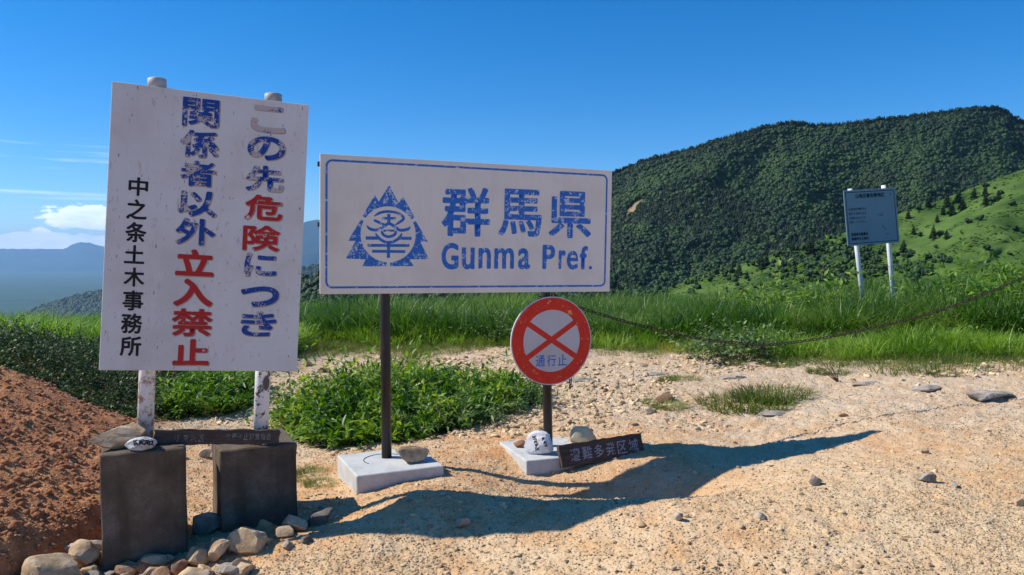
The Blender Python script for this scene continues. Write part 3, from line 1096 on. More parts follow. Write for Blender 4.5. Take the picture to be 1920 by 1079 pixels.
# conifers on the meadow one can tell apart
def conifer_meshes(seed):
    rg = np.random.default_rng(seed)
    Vs, Fs, off = [], [], 0
    rows = 13
    for k in range(rows):
        z = .10 + .86 * k / rows; r0 = .30 * (1 - k / rows) ** .75 + .015
        m = 12 if k < 9 else 7
        for q in range(m):
            a = 2 * pi * (q + rg.uniform(-.4, .4)) / m + k * .7
            rr = r0 * rg.uniform(.6, 1.25)
            ca, sa = cos(a), sin(a)
            tip = np.array([ca * rr, sa * rr, z - .05 * rg.uniform(0, 1.5)])
            w0 = np.array([-sa, ca, 0]) * rr * .26
            b = np.array([ca * .01, sa * .01, z + .04])
            mid = tip * .6 + b * .4
            Vs.append(np.array([b, mid + w0, tip, mid - w0, mid - np.array([0, 0, .035])]))
            Fs.append(np.array([[0, 1, 2], [0, 2, 3], [0, 1, 4], [0, 4, 3], [4, 1, 2], [4, 2, 3]]) + off); off += 5
    crown = npmesh('crown', np.vstack(Vs), np.vstack(Fs))
    crown.materials.append(M['conifer'])
    tr = tube_mesh('trunk', [(0, 0, -.08), (0, 0, .5), (0, 0, .98)], [.025, .015, .004], 7)
    tr.materials.append(M['bark'])
    return crown, tr


CM = [conifer_meshes(s) for s in range(3)]
PINES = [(1703, 411, 17, 'small conifer just right of the far board, standing on the upper edge of the meadow'),
         (1741, 389, 18, 'conifer on the meadow edge, first beyond the gap right of the far board'),
         (1776, 388, 24, 'dark conifer on the meadow, in the row close under the forest'),
         (1795, 380, 20, 'narrow conifer at the forest edge above the row on the meadow'),
         (1826, 374, 22, 'conifer on the upper meadow beside the forest edge'),
         (1847, 370, 22, 'conifer high on the meadow, second from the right picture edge'),
         (1872, 376, 16, 'small conifer high on the meadow nearest the right picture edge'),
         (1757, 418, 16, 'low conifer on the open meadow below the upper row'),
         (1784, 405, 24, 'broad conifer in the middle of the upper meadow cluster'),
         (1804, 395, 24, 'tall conifer standing right in the upper meadow cluster'),
         (1768, 403, 18, 'slim conifer on the left of the upper meadow cluster'),
         (1848, 388, 22, 'lone conifer right of the upper meadow cluster'),
         (1750, 448, 26, 'lone conifer on the open middle of the meadow slope'),
         (1775, 450, 18, 'smaller conifer beside the lone one on the middle slope'),
         (1713, 440, 16, 'faint conifer on the slope right of the far board'),
         (1694, 478, 26, 'conifer right behind the lower corner of the far board'),
         (1386, 516, 24, 'conifer on the lower left meadow beside the forest foot'),
         (1428, 506, 28, 'bushy conifer on the lower meadow, left of the thicket'),
         (1437, 496, 20, 'second conifer on the lower meadow, close behind the bushy one'),
         (1486, 478, 22, 'conifer on the lower meadow edge above the thicket'),
         (1520, 480, 36, 'tallest conifer, rising from the thicket left of the far board'),
         (1400, 524, 16, 'small conifer low on the meadow by the grass edge'),
         (1468, 505, 16, 'small conifer between the bushy one and the thicket')]
for k, (px, py, hpx, lab) in enumerate(PINES):
    skl = np.interp(px, [p[0] for p in SK_MDW], [p[1] for p in SK_MDW])
    tt = np.clip((640 - py) / (640 - skl), 0, 0.995)
    q = on_grid(dX, dY, dZ, np.array([1 + tt * 79]), np.array([(px - 700) / 2200 * 299]))[0]
    t_ = empty('conifer', q)
    props(t_, lab, 'tree', 'conifers on the meadow slope')
    hh = hpx / F_PX * q[1] * 1.12
    t_.rotation_euler = (0, 0, k * 1.7)
    t_.scale = (hh * random.uniform(.95, 1.25), hh * random.uniform(.95, 1.25), hh)
    link('crown', CM[k % 3][0], t_)
    link('trunk', CM[k % 3][1], t_)


# ------------------------------------------------------------------ signs
def rot_of(yaw, lean, roll):
    return (Matrix.Rotation(yaw, 4, 'Z') @ Matrix.Rotation(lean, 4, 'X') @ Matrix.Rotation(roll, 4, 'Y'))


def rod(name, parent, a, b, r, mat, n=20, seg=1):
    pts = [Vector(a).lerp(Vector(b), i / seg) for i in range(seg + 1)]
    return link(name, tube_mesh(name, pts, r, n), parent, mat)


# tall warning board
TB_M = Matrix.Translation((-1.5225, 3.8564, 1.6175)) @ rot_of(0.3474, -0.0195, 0.0574)
tall = empty('warning_signboard', (-1.5225, 3.8564, 0.55))
props(tall, 'tall white Japanese warning board with peeling blue and red characters on two white posts', 'signboard')
tb = empty('board', (0, 0, 0))
bpy.data.objects.remove(tb)
bo = link('board', bevel_box('board', 0.92, 0.012, 1.39, 0.002, 1, cy=0.006), tall, 'board_tall')
bo.matrix_parent_inverse = Matrix.Identity(4)
bo.matrix_local = Matrix.Translation(Vector((0, 0, 1.6175 - 0.55))) @ rot_of(0.3474, -0.0195, 0.0574)
rail = link('back_rail', bevel_box('back_rail', 0.86, 0.03, 0.04, 0.004, 1, cy=0.0285, cz=0.52), bo, 'cap')
link('back_rail', bevel_box('back_rail', 0.86, 0.03, 0.04, 0.004, 1, cy=0.0285, cz=-0.52), bo, 'cap')
off = Vector(tall.location)
for (a, b, r_, mt) in (((-1.759, 3.845, 2.352), (-1.837, 3.80, 0.50), 0.0385, 'white_post_rust'), ((-1.245, 4.043, 2.318), (-1.328, 4.0, 0.43), 0.0385, 'white_post_peel')):
    A, B = Vector(a) - off, Vector(b) - off
    p_ = link('post', tube_mesh('post', [A, A.lerp(B, .55)], r_, 24), tall, 'white_post')
    p2 = link('post_foot', tube_mesh('post_foot', [A.lerp(B, .5505), B], r_, 24), p_, mt)
    cp = link('post_cap', tube_mesh('post_cap', [A + Vector((0, 0, -.03)), A + Vector((0, 0, .022)), A + Vector((0, 0, .028))], [r_ + .005, r_ + .005, r_ * .8], 24), tall, 'cap')
BIG = [('こ', .2606, .5972, .1687, .136, 'b', .64), ('の', .2595, .448, .1843, .1225, 'b', .50), ('先', .2585, .2921, .1842, .1334, 'b', .52),
       ('危', .2598, .1431, .1843, .1309, 'r', .34), ('険', .255, -.013, .1816, .1309, 'r', .36), ('に', .2569, -.1497, .1584, .1201, 'b', .44),
       ('つ', .2604, -.3125, .187, .1065, 'b', .36), ('き', .2599, -.4521, .174, .1286, 'b', .42), ('関', -.0587, .5914, .1693, .1428, 'b', .38),
       ('係', -.0583, .4359, .1767, .135, 'b', .44), ('者', -.0583, .2883, .1645, .1271, 'b', .44), ('以', -.0542, .1384, .1794, .13, 'b', .40),
       ('外', -.0581, -.0016, .1842, .1326, 'b', .38), ('立', -.0552, -.1558, .1769, .1328, 'r', .30), ('入', -.0563, -.3049, .1818, .1383, 'r', .26),
       ('禁', -.0548, -.4541, .1868, .1383, 'r', .33), ('止', -.0536, -.6018, .1672, .1305, 'r', .30), ('中', -.3244, .1998, .0866, .0906, 'k', .1),
       ('之', -.3269, .0892, .0912, .0984, 'k', .1), ('条', -.3258, -.0224, .0936, .0984, 'k', .1), ('土', -.3284, -.1303, .0889, .0907, 'k', .1),
       ('木', -.325, -.2406, .0913, .0934, 'k', .1), ('事', -.3249, -.3549, .0913, .0987, 'k', .1), ('務', -.3262, -.4667, .0937, .0987, 'k', .1),
       ('所', -.3264, -.5773, .0936, .0961, 'k', .1)]
for (ch, u, v, wd, ht, k, wear) in BIG:
    if k != 'k':   # the scraped old paint that shows round each large character
        letter(ch, u + .003, v - .003, wd * 1.04, ht * 1.04, bo, 'ghost', .042 if ch not in '険禁関係' else .032, 0, 'paint_ghost', -0.0002)
    simple = ch in 'こ の つ に 入 止 立 以'.split()
    letter(ch, u, v, wd, ht, bo, {'b': 'blue', 'r': 'red', 'k': 'black'}[k], .036 if simple else (.024 if k != 'k' else .026), wear)

# wide prefecture board
WB_C = Vector((-0.2303, 4.9799, 1.6796))
wide = empty('prefecture_signboard', (WB_C.x, WB_C.y, 0.2))
props(wide, 'wide white board with blue emblem, Japanese characters and Gunma Pref. on brown posts', 'signboard')
wb = link('board', bevel_box('board', 1.983, 0.014, 0.84, 0.002, 1, cy=0.007), wide, 'board_wide')
wb.matrix_local = Matrix.Translation((0, 0, WB_C.z - 0.2)) @ rot_of(0.3861, 0.0161, 0.0093)
for z in (-.29, 0.0, .36):
    link('back_rail', bevel_box('back_rail', 2.005, 0.028, 0.03, 0.003, 1, cy=0.0285, cz=z), wb, 'brown_post')
off = Vector(wide.location)
for (a, b) in (((-.805, 4.84, 2.07), (-.791, 4.80, .19)), ((.215, 5.25, 2.02), (.249, 5.22, .155))):
    rod('post', wide, Vector(a) - off, Vector(b) - off, .0315, 'brown_post', 24, 3)
for (ch, u, v, wd, ht) in (('群', -.071, .1016, .3286, .3174), ('馬', .3059, .1062, .3133, .3126), ('県', .6751, .1048, .3226, .3175)):
    letter(ch, u, v, wd, ht, wb, 'blue_wide', .024, .40)
for (tx, u, v, wd, ht) in (('G', -.176, -.1846, .115, .1701), ('u', -.0535, -.198, .088, .142), ('n', .0595, -.1955, .086, .137), ('m', .196, -.1955, .140, .137), ('a', .3385, -.197, .087, .140),
                           ('P', .519, -.183, .094, .1632), ('r', .619, -.200, .053, .128), ('e', .6965, -.2035, .086, .130), ('f', .7835, -.186, .062, .161), ('.', .8365, -.2545, .024, .025)):
    letter(tx, u, v, wd, ht, wb, 'blue_wide', .036, .34)
# border line
bd = []
x0, x1, z0, z1, rr, tw = -.9535, .951, -.380, .383, .035, .0125


def rrect(ins):
    pts = []
    for (cx, cz, a0) in ((x1 - rr, z1 - rr, 0), (x0 + rr, z1 - rr, 90), (x0 + rr, z0 + rr, 180), (x1 - rr, z0 + rr, 270)):
        for k in range(7):
            a = RD(a0 + 15 * k)
            pts.append((cx + (rr - ins) * cos(a), cz + (rr - ins) * sin(a)))
    return pts


o1, o2 = rrect(-tw / 2), rrect(tw / 2)
bd = [[o1[i], o1[(i + 1) % 28], o2[(i + 1) % 28], o2[i]] for i in range(28)]
b_ = link('border_line', polys_mesh('border_line', bd), wb, 'blue_wide')
b_['wear'] = .36
# emblem
cx, cz, cr = -.576, -.053, .173


def arc(p, q, ccw, n=18):
    a0 = math.atan2(p[1] - cz, p[0] - cx); a1 = math.atan2(q[1] - cz, q[0] - cx)
    if ccw and a1 < a0:
        a1 += 2 * pi
    if not ccw and a1 > a0:
        a1 -= 2 * pi
    return [(cx + cr * cos(a0 + (a1 - a0) * i / n), cz + cr * sin(a0 + (a1 - a0) * i / n)) for i in range(n + 1)]


peaks = [(-.7383, .0559), (-.6616, .1864), (-.638, .1462), (-.5732, .2492), (-.5133, .1419), (-.4854, .1829), (-.4109, .0574)] + arc((-.4334, .04), (-.7177, .0437), True)
left = [(-.7459, .0352), (-.8244, -.0966), (-.7776, -.0968), (-.8367, -.2038), (-.7176, -.209), (-.737, -.2518), (-.5859, -.2512)] + arc((-.586, -.2267), (-.7289, .0254), False)
right = [(-.5647, -.2496), (-.4148, -.2489), (-.4395, -.2059), (-.3143, -.2049), (-.3738, -.0954), (-.3235, -.0946), (-.4036, .034)] + arc((-.4171, .0258), (-.5649, -.2266), False)
em = link('emblem', polys_mesh('emblem', [peaks, left, right]), wb, 'blue_wide')
em['wear'] = .42
GL = [(.0165, [(-.6661, .0564), (-.6298, .0781), (-.5774, .0879), (-.5139, .0779), (-.4807, .0502), (-.5029, .0262), (-.5347, .0061)]),
      (.0175, [(-.6686, .0337), (-.6347, .0191), (-.5927, .0006)]), (.0206, [(-.5747, .0735), (-.5743, .0062)]), (.0154, [(-.6165, .0449), (-.5296, .0473)]),
      (.0185, [(-.7098, -.0023), (-.6916, -.0213), (-.65, -.0276), (-.6084, -.0076), (-.5743, .014), (-.5346, -.0059), (-.5025, -.026), (-.4544, -.0181), (-.4374, -.001)]),
      (.0175, [(-.6198, -.0311), (-.6081, -.0557), (-.5765, -.0675), (-.5395, -.0554), (-.5265, -.0291)]), (.0129, [(-.6082, -.0309), (-.5371, -.0293)]),
      (.0175, [(-.6577, -.0474), (-.6341, -.0789), (-.6026, -.0981), (-.5736, -.1028), (-.5393, -.0945), (-.5075, -.073), (-.4907, -.044)]),
      (.0206, [(-.7171, -.0784), (-.6393, -.077)]), (.0195, [(-.5075, -.0757), (-.4298, -.0753)]), (.0175, [(-.7066, -.1229), (-.4429, -.1202)]),
      (.0175, [(-.678, -.1586), (-.4695, -.1583)]), (.0195, [(-.5747, -.1028), (-.5756, -.1991)])]
import bmesh
for gi_, (wd, pts) in enumerate(GL):
    g_ = link('emblem_stroke', polys_mesh('emblem_stroke', ribbon(pts, wd), 0, .0008 + .00006 * gi_), wb, 'blue_wide')
    g_['wear'] = .34

# round no-entry sign in front of the right brown post
RC = Vector((.268, 5.135, .929))
rs = empty('round_road_sign', RC)
rs.rotation_euler = (RD(0.6), RD(0.5), RD(22.5))
props(rs, 'round red ringed no passing sign with red cross, fixed to brown post', 'road sign')


def disc_mesh(name, r, y0, y1, n=72):
    V = [(r * cos(2 * pi * k / n), y0, r * sin(2 * pi * k / n)) for k in range(n)] + [(r * cos(2 * pi * k / n), y1, r * sin(2 * pi * k / n)) for k in range(n)]
    F = [tuple(range(n)), tuple(range(2 * n - 1, n - 1, -1))] + [((k + 1) % n, k, n + k, n + (k + 1) % n) for k in range(n)]
    return mesh(name, V, F)


link('disc', disc_mesh('disc', .298, 0, .012), rs, 'disc')
n = 72
rg_ = [[(.291 * cos(2 * pi * k / n), .291 * sin(2 * pi * k / n)), (.291 * cos(2 * pi * (k + 1) / n), .291 * sin(2 * pi * (k + 1) / n)),
        (.209 * cos(2 * pi * (k + 1) / n), .209 * sin(2 * pi * (k + 1) / n)), (.209 * cos(2 * pi * k / n), .209 * sin(2 * pi * k / n))] for k in range(n)]
o_ = link('red_ring', polys_mesh('red_ring', rg_), rs, 'ring_red')
o_['wear'] = .3
for k, (a, b) in enumerate((((-.176, .120), (.178, -.110)), ((-.183, -.110), (.176, .125)))):
    o_ = link('cross_bar', polys_mesh('cross_bar', ribbon([a, b], .037), 0, .0007 + .0001 * k), rs, 'ring_red')
    o_['wear'] = .2
for (ch, u) in (('通', -.083), ('行', -.001), ('止', .080)):
    letter(ch, u, -.132, .068, .076, rs, 'blue_wide', .012, .1, y=-.0005)
link('bracket', bevel_box('bracket', .10, .045, .03, .003, 1, cy=.035, cz=.15), rs, 'cap')
link('bracket', bevel_box('bracket', .10, .045, .03, .003, 1, cy=.035, cz=-.15), rs, 'cap')

# far disaster-area board
FC = Vector((5.1977, 11.1269, 2.0633))
far_ = empty('hazard_area_signboard', (FC.x, FC.y, .7))
props(far_, 'small pale blue notice board tilted left on two white poles in the grass', 'signboard')
fb = link('board', bevel_box('board', .86, .012, .80, .002, 1, cy=.006), far_, 'board_far')
fb.matrix_local = Matrix.Translation((0, 0, FC.z - .7)) @ rot_of(.2173, -.0578, -.0702)
off = Vector(far_.location)
for (a, b) in (((4.905, 11.2, 2.47), (5.135, 11.12, .50)), ((5.440, 11.3, 2.53), (5.62, 11.22, .50))):
    rod('post', far_, Vector(a) - off, Vector(b) - off, .032, 'white_post', 20)
fx0, fx1, fz0, fz1, tw = -.405, .405, -.372, .372, .009
for bx in ([(fx0, fz1), (fx1, fz1), (fx1, fz1 - tw), (fx0, fz1 - tw)], [(fx0, fz0), (fx1, fz0), (fx1, fz0 + tw), (fx0, fz0 + tw)],
           [(fx0, fz1 - tw), (fx0 + tw, fz1 - tw), (fx0 + tw, fz0 + tw), (fx0, fz0 + tw)], [(fx1, fz1 - tw), (fx1 - tw, fz1 - tw), (fx1 - tw, fz0 + tw), (fx1, fz0 + tw)]):
    link('border_line', polys_mesh('border_line', [bx]), fb, 'ink')
letter('山地災害危険地区', -.002, .310, .48, .066, fb, 'ink', .03, 0, 'title_lettering', -.001)
for (tx, xa, xb, z) in (('山地災害の危険がある', -.374, -.084, .125), ('地区です大雨のときは', -.3755, -.090, .061), ('土砂崩れなどに十分', -.3765, -.110, -.002), ('注意してください。', -.3768, -.101, -.058)):
    letter(tx, (xa + xb) / 2, z, xb - xa, .036, fb, 'ink', .012, 0, 'notice_lettering', -.001)
for (tx, xa, xb, z) in (('群馬県吾妻農林', -.360, -.084, -.239), ('事務所中之条町', -.3606, -.080, -.303)):
    letter(tx, (xa + xb) / 2, z, xb - xa, .048, fb, 'ink', .03, 0, 'footer_lettering', -.001)
for pts in ([(.10, .03), (.20, .035)], [(.12, .005), (.19, .01)], [(.16, -.13), (.20, -.17), (.22, -.21)], [(.21, -.26), (.27, -.265)], [(.33, .33), (.345, .29)]):
    link('map_line', polys_mesh('map_line', ribbon(pts, .006)), fb, 'ink')

flush_letters()


# ------------------------------------------------------------------ concrete feet
def block(cx_, cy_, yaw, sx, sy, top, bot, mat, bev, lab, name='concrete_block', jit=.0026):
    me = bevel_box(name, sx, sy, top - bot, bev, 3, cz=-(top - bot) / 2, jitter=jit, cuts=6)
    o = link(name, me, None, mat)
    o.location = (cx_, cy_, top)
    o.rotation_euler = (0, 0, yaw)
    return props(o, lab, 'concrete block')


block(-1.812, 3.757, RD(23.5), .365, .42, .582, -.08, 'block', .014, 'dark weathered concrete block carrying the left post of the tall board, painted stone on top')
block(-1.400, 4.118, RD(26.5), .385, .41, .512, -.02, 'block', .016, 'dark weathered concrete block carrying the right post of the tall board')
sl_ = block(-.765, 4.735, RD(25), .535, .52, .228, .06, 'slab', .012, 'pale square concrete base slab under the left brown post of the wide board', 'concrete_slab', .0006)
ring = [Vector((-.02 + .13 * cos(a), .03 + .13 * sin(a), .001)) for a in np.linspace(.6, 3.6, 26)]
link('joint_crack', tube_mesh('joint_crack', ring, .0022, 6), sl_, 'ink')
block(.255, 5.18, RD(20), .54, .53, .196, .09, 'slab', .010, 'low pale concrete base slab under the round sign, white painted stone on it', 'concrete_slab', .0006)


# ------------------------------------------------------------------ rocks
PILE = 'rocks piled at the foot of the left concrete block'


def rock(px_, py_, w_, d_, h_, mat, seed, lab=None, group=None, rz=None, sub=3, z=None, sink=.22, keep=.36, cuts=10, cat='rock', name='rock', rough=.05):
    if group == PILE and name == 'rock':
        w_, d_, h_ = w_ * .88, d_ * .95, h_ * .92
    V, F = rock_geo(sub, seed, w_ / 2, d_ / 2, h_ / 2, cuts, rough, keep)
    me = npmesh(name, V, F, False)
    me.polygons.foreach_set('use_smooth', np.ones(len(F), bool))
    try:
        me.set_sharp_from_angle(angle=RD(16))
    except Exception:
        pass
    o = link(name, me, None, mat)
    zz = float(H(px_, py_)) if z is None else z
    lo = V[:, 2].min()
    o.location = (px_, py_, zz - lo - sink * h_)
    o.rotation_euler = (0, 0, seed * 1.3 if rz is None else rz)
    return props(o, lab, cat, group)


rock(-2.03, 3.33, .28, .20, .15, 'rock_tan', 3, 'largest flat tan rock of the pile, at the far left bottom corner', PILE, rz=.2)
rock(-2.07, 3.64, .24, .07, .12, 'rock_grey', 5, 'grey slanting slab of rock leaning behind the pile by the red soil', PILE, rz=.6)
rock(-1.985, 3.52, .16, .16, .17, 'rock_tan', 8, 'pale tan rock leaning against the left side of the left block', PILE, rz=.3)
rock(-1.925, 3.44, .09, .08, .06, 'rock_tan', 10, 'small pale stone wedged beside the left block corner', PILE)
rock(-1.83, 3.34, .15, .10, .08, 'rock_grey', 12, 'grey angular rock just under the left corner of the left block', PILE)
rock(-1.90, 3.22, .20, .12, .07, 'rock_tan', 14, 'flat tan rock at the bottom edge below the left block', PILE)
rock(-1.70, 3.33, .17, .12, .07, 'rock_tan', 15, 'low pale rock in front of the middle of the left block', PILE)
rock(-1.64, 3.44, .11, .08, .06, 'rock_tan', 17, 'small tan rock touching the front face of the left block', PILE)
rock(-1.55, 3.29, .15, .09, .07, 'rock_tan', 18, 'long tan rock lying diagonally in front of the left block', PILE, rz=.5)
rock(-1.53, 3.46, .10, .09, .08, 'rock_red', 20, 'brown stone at the right foot of the left block', PILE)
rock(-1.45, 3.50, .13, .11, .12, 'rock_tan', 22, 'upright tan rock in the pile right of the left block', PILE)
rock(-1.41, 3.33, .16, .13, .11, 'rock_tan', 24, 'rounded brown rock at the front of the pile, nearest the camera', PILE)
rock(-1.25, 3.57, .22, .16, .15, 'rock_tan', 26, 'biggest tan angular rock on the right of the pile', PILE, rz=.15)
rock(-1.36, 3.52, .15, .13, .13, 'rock_tan', 28, 'pale faceted rock leaning on the biggest tan rock', PILE)
rock(-1.24, 3.36, .17, .11, .08, 'rock_grey', 30, 'split grey rock in front of the biggest tan rock', PILE, rz=.7)
rock(-1.56, 3.90, .17, .13, .14, 'rock_grey', 32, 'grey boulder in the gap between the two dark blocks')
rock(-1.50, 4.12, .13, .10, .08, 'rock_red', 33, 'brown stone behind the grey boulder between the blocks')
rock(-1.42, 3.93, .08, .07, .06, 'rock_red', 35, 'small rusty stone beside the grey boulder between the blocks')
rock(-1.08, 3.78, .15, .11, .11, 'rock_tan', 36, 'tan rock half in shade below the right block')
rock(-1.24, 3.80, .12, .10, .10, 'rock_tan', 38, 'pointed tan rock half in shade at the right block foot')
rock(-.97, 3.83, .13, .10, .09, 'rock_dark', 39, 'dark rock in the shade right of the right block')
rg2 = np.random.default_rng(5)
for k in range(46):
    xx = rg2.uniform(-2.15, -1.05); yy = 3.28 + rg2.uniform(-.18, .30) + .25 * (xx + 1.6)
    s_ = rg2.uniform(.04, .10)
    rock(xx, yy, s_ * 1.3, s_, s_ * .8, ('rock_tan', 'rock_tan', 'rock_red', 'rock_grey')[k % 4], 100 + k, 'small angular filler stone lying among the rock pile by the left block', PILE, sub=2, cat='stone', name='stone')

rock(-1.885, 3.66, .235, .16, .118, 'rock_tan', 44, 'large tan rock resting on the left concrete block', z=.582, sink=.05, rz=.3)
ps = rock(-1.755, 3.60, .135, .085, .062, 'rock_pale', 46, 'small rounded stone painted pale blue grey with dark marks, on the left block', z=.582, sink=.04, rz=.35, cuts=7, keep=.6, sub=4, cat='painted stone', name='painted_stone')
rock(-.615, 4.70, .205, .12, .105, 'rock_tan', 48, 'brown grey angular rock lying on the left pale slab', z=.228, sink=.03, rz=.25)
ws = rock(.175, 5.02, .19, .14, .155, 'rock_white', 51, 'white painted stone with black brush writing beside the round sign post', z=.196, sink=.05, rz=.1, cuts=9, keep=.52, sub=4, cat='painted stone', name='painted_stone')
rock(.05, 5.20, .09, .08, .05, 'rock_red', 53, 'small brown stone behind the white painted stone on the slab', z=.196, sink=.05)
rock(.48, 5.25, .20, .14, .145, 'pebble', 57, 'pale boulder behind the fallen lettered plank', z=.19, sink=.02, rz=.4)
rock(-1.345, 3.99, .07, .05, .022, 'dark_stone', 56, 'small black flat stone on the right concrete block', z=.512, sink=.05, cat='stone', name='stone')


def write_on(stone, marks, wd, mat):
    """Brush marks laid on a stone: short ribbons dropped on to its surface."""
    dg = bpy.context.evaluated_depsgraph_get()
    bvh = BVHTree.FromObject(stone, dg)
    V, F = [], []
    inv = stone.matrix_world.inverted()
    eye = inv @ Vector((0, 0, EYE))
    mw = stone.matrix_world
    fwd = (inv.to_3x3() @ (mw.translation - Vector((0, 0, EYE)))).normalized()
    rt = fwd.cross(Vector((0, 0, 1))).normalized(); up = rt.cross(fwd)
    for (pts) in marks:
        m = max(4, int(10 * sum(math.dist(pts[i], pts[i + 1]) for i in range(len(pts) - 1)) / .02))
        L = []
        for i in range(m + 1):
            s = i / m * (len(pts) - 1); k = min(int(s), len(pts) - 2); f = s - k
            L.append((pts[k][0] * (1 - f) + pts[k + 1][0] * f, pts[k][1] * (1 - f) + pts[k + 1][1] * f))
        b0 = len(V); ok = True; row = []
        for i, (a, b) in enumerate(L):
            n0 = L[max(i - 1, 0)]; n1_ = L[min(i + 1, m)]
            dx_, dy_ = n1_[0] - n0[0], n1_[1] - n0[1]; l = math.hypot(dx_, dy_) or 1
            for sg in (-1, 1):
                q = rt * (a - sg * dy_ / l * wd / 2) + up * (b + sg * dx_ / l * wd / 2)
                h = bvh.ray_cast(q - fwd * 1.0, fwd, 2.0)
                if h[0] is None:
                    ok = False; break
                row.append(h[0] + h[1] * .0009)
            if not ok:
                break
        if ok:
            V += row
            F += [(b0 + 2 * i, b0 + 2 * i + 1, b0 + 2 * i + 3, b0 + 2 * i + 2) for i in range(m)]
    if F:
        link('brush_marks', mesh('brush_marks', V, F), stone, mat)


bpy.context.view_layer.update()
bm_rg = random.Random(3)


def glyph(cx_, cy_, s, tilt=0.0):
    out = []
    base = [[(-.5, .4), (.5, .45)], [(-.45, .1), (.5, .12)], [(0, .55), (-.05, -.1), (-.4, -.5)], [(.1, .1), (.2, -.2), (.5, -.45)], [(-.4, -.2), (.35, -.18)], [(-.3, .4), (-.35, -.1)], [(.32, .4), (.3, -.05)]]
    for st_ in bm_rg.sample(base, 5):
        out.append([(cx_ + (x * cos(tilt) - y * sin(tilt) + bm_rg.uniform(-.06, .06)) * s, cy_ + (x * sin(tilt) + y * cos(tilt) + bm_rg.uniform(-.06, .06)) * s) for x, y in st_])
    return out


mk = []
for (a, b) in ((-.030, .036), (-.022, .010), (-.012, -.014), (-.010, -.038)):
    mk += glyph(a, b, .026, .15)
for (a, b) in ((.030, .026), (.040, .002), (.048, -.018)):
    mk += glyph(a, b, .019, .2)
write_on(ws, mk, .0042, 'ink')
mk = []
for (a, b) in ((-.022, .006), (.000, .006), (.022, .002), (.042, -.004)):
    mk += glyph(a, b, .022)
write_on(ps, mk, .0048, 'ink')


# lettered planks
def plank(name, A, B, ht, th, mat, lab, seed, tilt=0.0):
    A, B = Vector(A), Vector(B)
    L = (B - A).length
    rg = np.random.default_rng(seed)
    nx, nz = 40, 5
    V = []
    for s_ in (0, 1):
        for j in range(nz + 1):
            for i in range(nx + 1):
                x = -L / 2 + L * i / nx; z = -ht / 2 + ht * j / nz
                edge = (.006 * vnoise(i * .5, seed, 2) + .008 * max(0, float(vnoise(i * .21, seed + 3, 4)))) if j in (0, nz) else 0
                if i in (0, nx):
                    x += float(vnoise(j * 1.3, seed, 7)) * .012
                V.append((x, (-th / 2 if s_ == 0 else th / 2) + .0008 * float(vnoise(i * .8, j * 1.7, 9)), z - (float(edge) if j == nz else -float(edge))))
    nn = (nx + 1)
    F = []
    for s_ in (0, 1):
        o_ = s_ * nn * (nz + 1)
        for j in range(nz):
            for i in range(nx):
                q = (o_ + j * nn + i, o_ + j * nn + i + 1, o_ + (j + 1) * nn + i + 1, o_ + (j + 1) * nn + i)
                F.append(q if s_ == 0 else q[::-1])
    o_ = nn * (nz + 1)
    for i in range(nx):
        F.append((i + 1, i, o_ + i, o_ + i + 1)); t_ = nz * nn
        F.append((t_ + i, t_ + i + 1, o_ + t_ + i + 1, o_ + t_ + i))
    for j in range(nz):
        F.append((j * nn, (j + 1) * nn, o_ + (j + 1) * nn, o_ + j * nn))
        F.append(((j + 1) * nn + nx, j * nn + nx, o_ + j * nn + nx, o_ + (j + 1) * nn + nx))
    o = link(name, mesh(name, V, F), None, mat)
    d = (B - A).normalized()
    yaw = math.atan2(d.y, d.x)
    o.matrix_world = Matrix.Translation((A + B) / 2) @ Matrix.Rotation(yaw, 4, 'Z') @ Matrix.Rotation(-math.asin(d.z), 4, 'Y') @ Matrix.Rotation(tilt, 4, 'X')
    return props(o, lab, 'plank'), L


pk, L1 = plank('lettered_plank', (-1.742, 3.70, .618), (-1.218, 3.975, .558), .072, .045, 'wood', 'long dark wooden plank with faded characters lying across the two concrete blocks', 4, RD(-6))
for i, ch in enumerate('志賀山岳地区'):
    letter(ch, -L1 / 2 + .035 + i * .036, -.004, .027, .034, pk, 'letter_pale', .0, .62, 'character', -.0238)
for i, ch in enumerate('遭難防止対策協会'):
    letter(ch, .045 + i * .028, .002, .023, .034, pk, 'letter_pale', .0, .42 if i > 2 else .56, 'character', -.0238)
pk2, L2 = plank('lettered_plank', (.305, 4.905, .203), (.868, 5.11, .238), .145, .04, 'wood', 'dark wooden plank with pale characters fallen beside the round sign base', 9, RD(-14))
for i, ch in enumerate('遭難多発区域'):
    letter(ch, -L2 / 2 + .105 + i * .085, .000, .070, .082, pk2, 'letter_white', .004, .42, 'character', -.0215)
flush_letters()


# ------------------------------------------------------------------ chain
def link_mesh(Lk=.041, Wd=.026, r=.0034, n=14, m=6):
    V, F = [], []
    a = (Lk - Wd) / 2; R0 = Wd / 2 - r
    for k in range(n):
        t = 2 * pi * k / n
        cx_ = (a if cos(t) > 0 else -a) + R0 * cos(t); cy_ = R0 * sin(t)
        nn = Vector((cos(t), sin(t), 0))
        for j in range(m):
            u = 2 * pi * j / m
            V.append((cx_ + nn.x * r * cos(u), cy_ + nn.y * r * cos(u), r * sin(u)))
    for k in range(n):
        for j in range(m):
            F.append((k * m + j, ((k + 1) % n) * m + j, ((k + 1) % n) * m + (j + 1) % m, k * m + (j + 1) % m))
    me = mesh('link', V, F, True)
    me.materials.append(M['rust'])
    return me


LM = link_mesh()
chain = empty('barrier_chain', (.40, 5.25, 1.15))
props(chain, 'rusty brown chain sagging from the round sign post across the track to the right', 'chain')


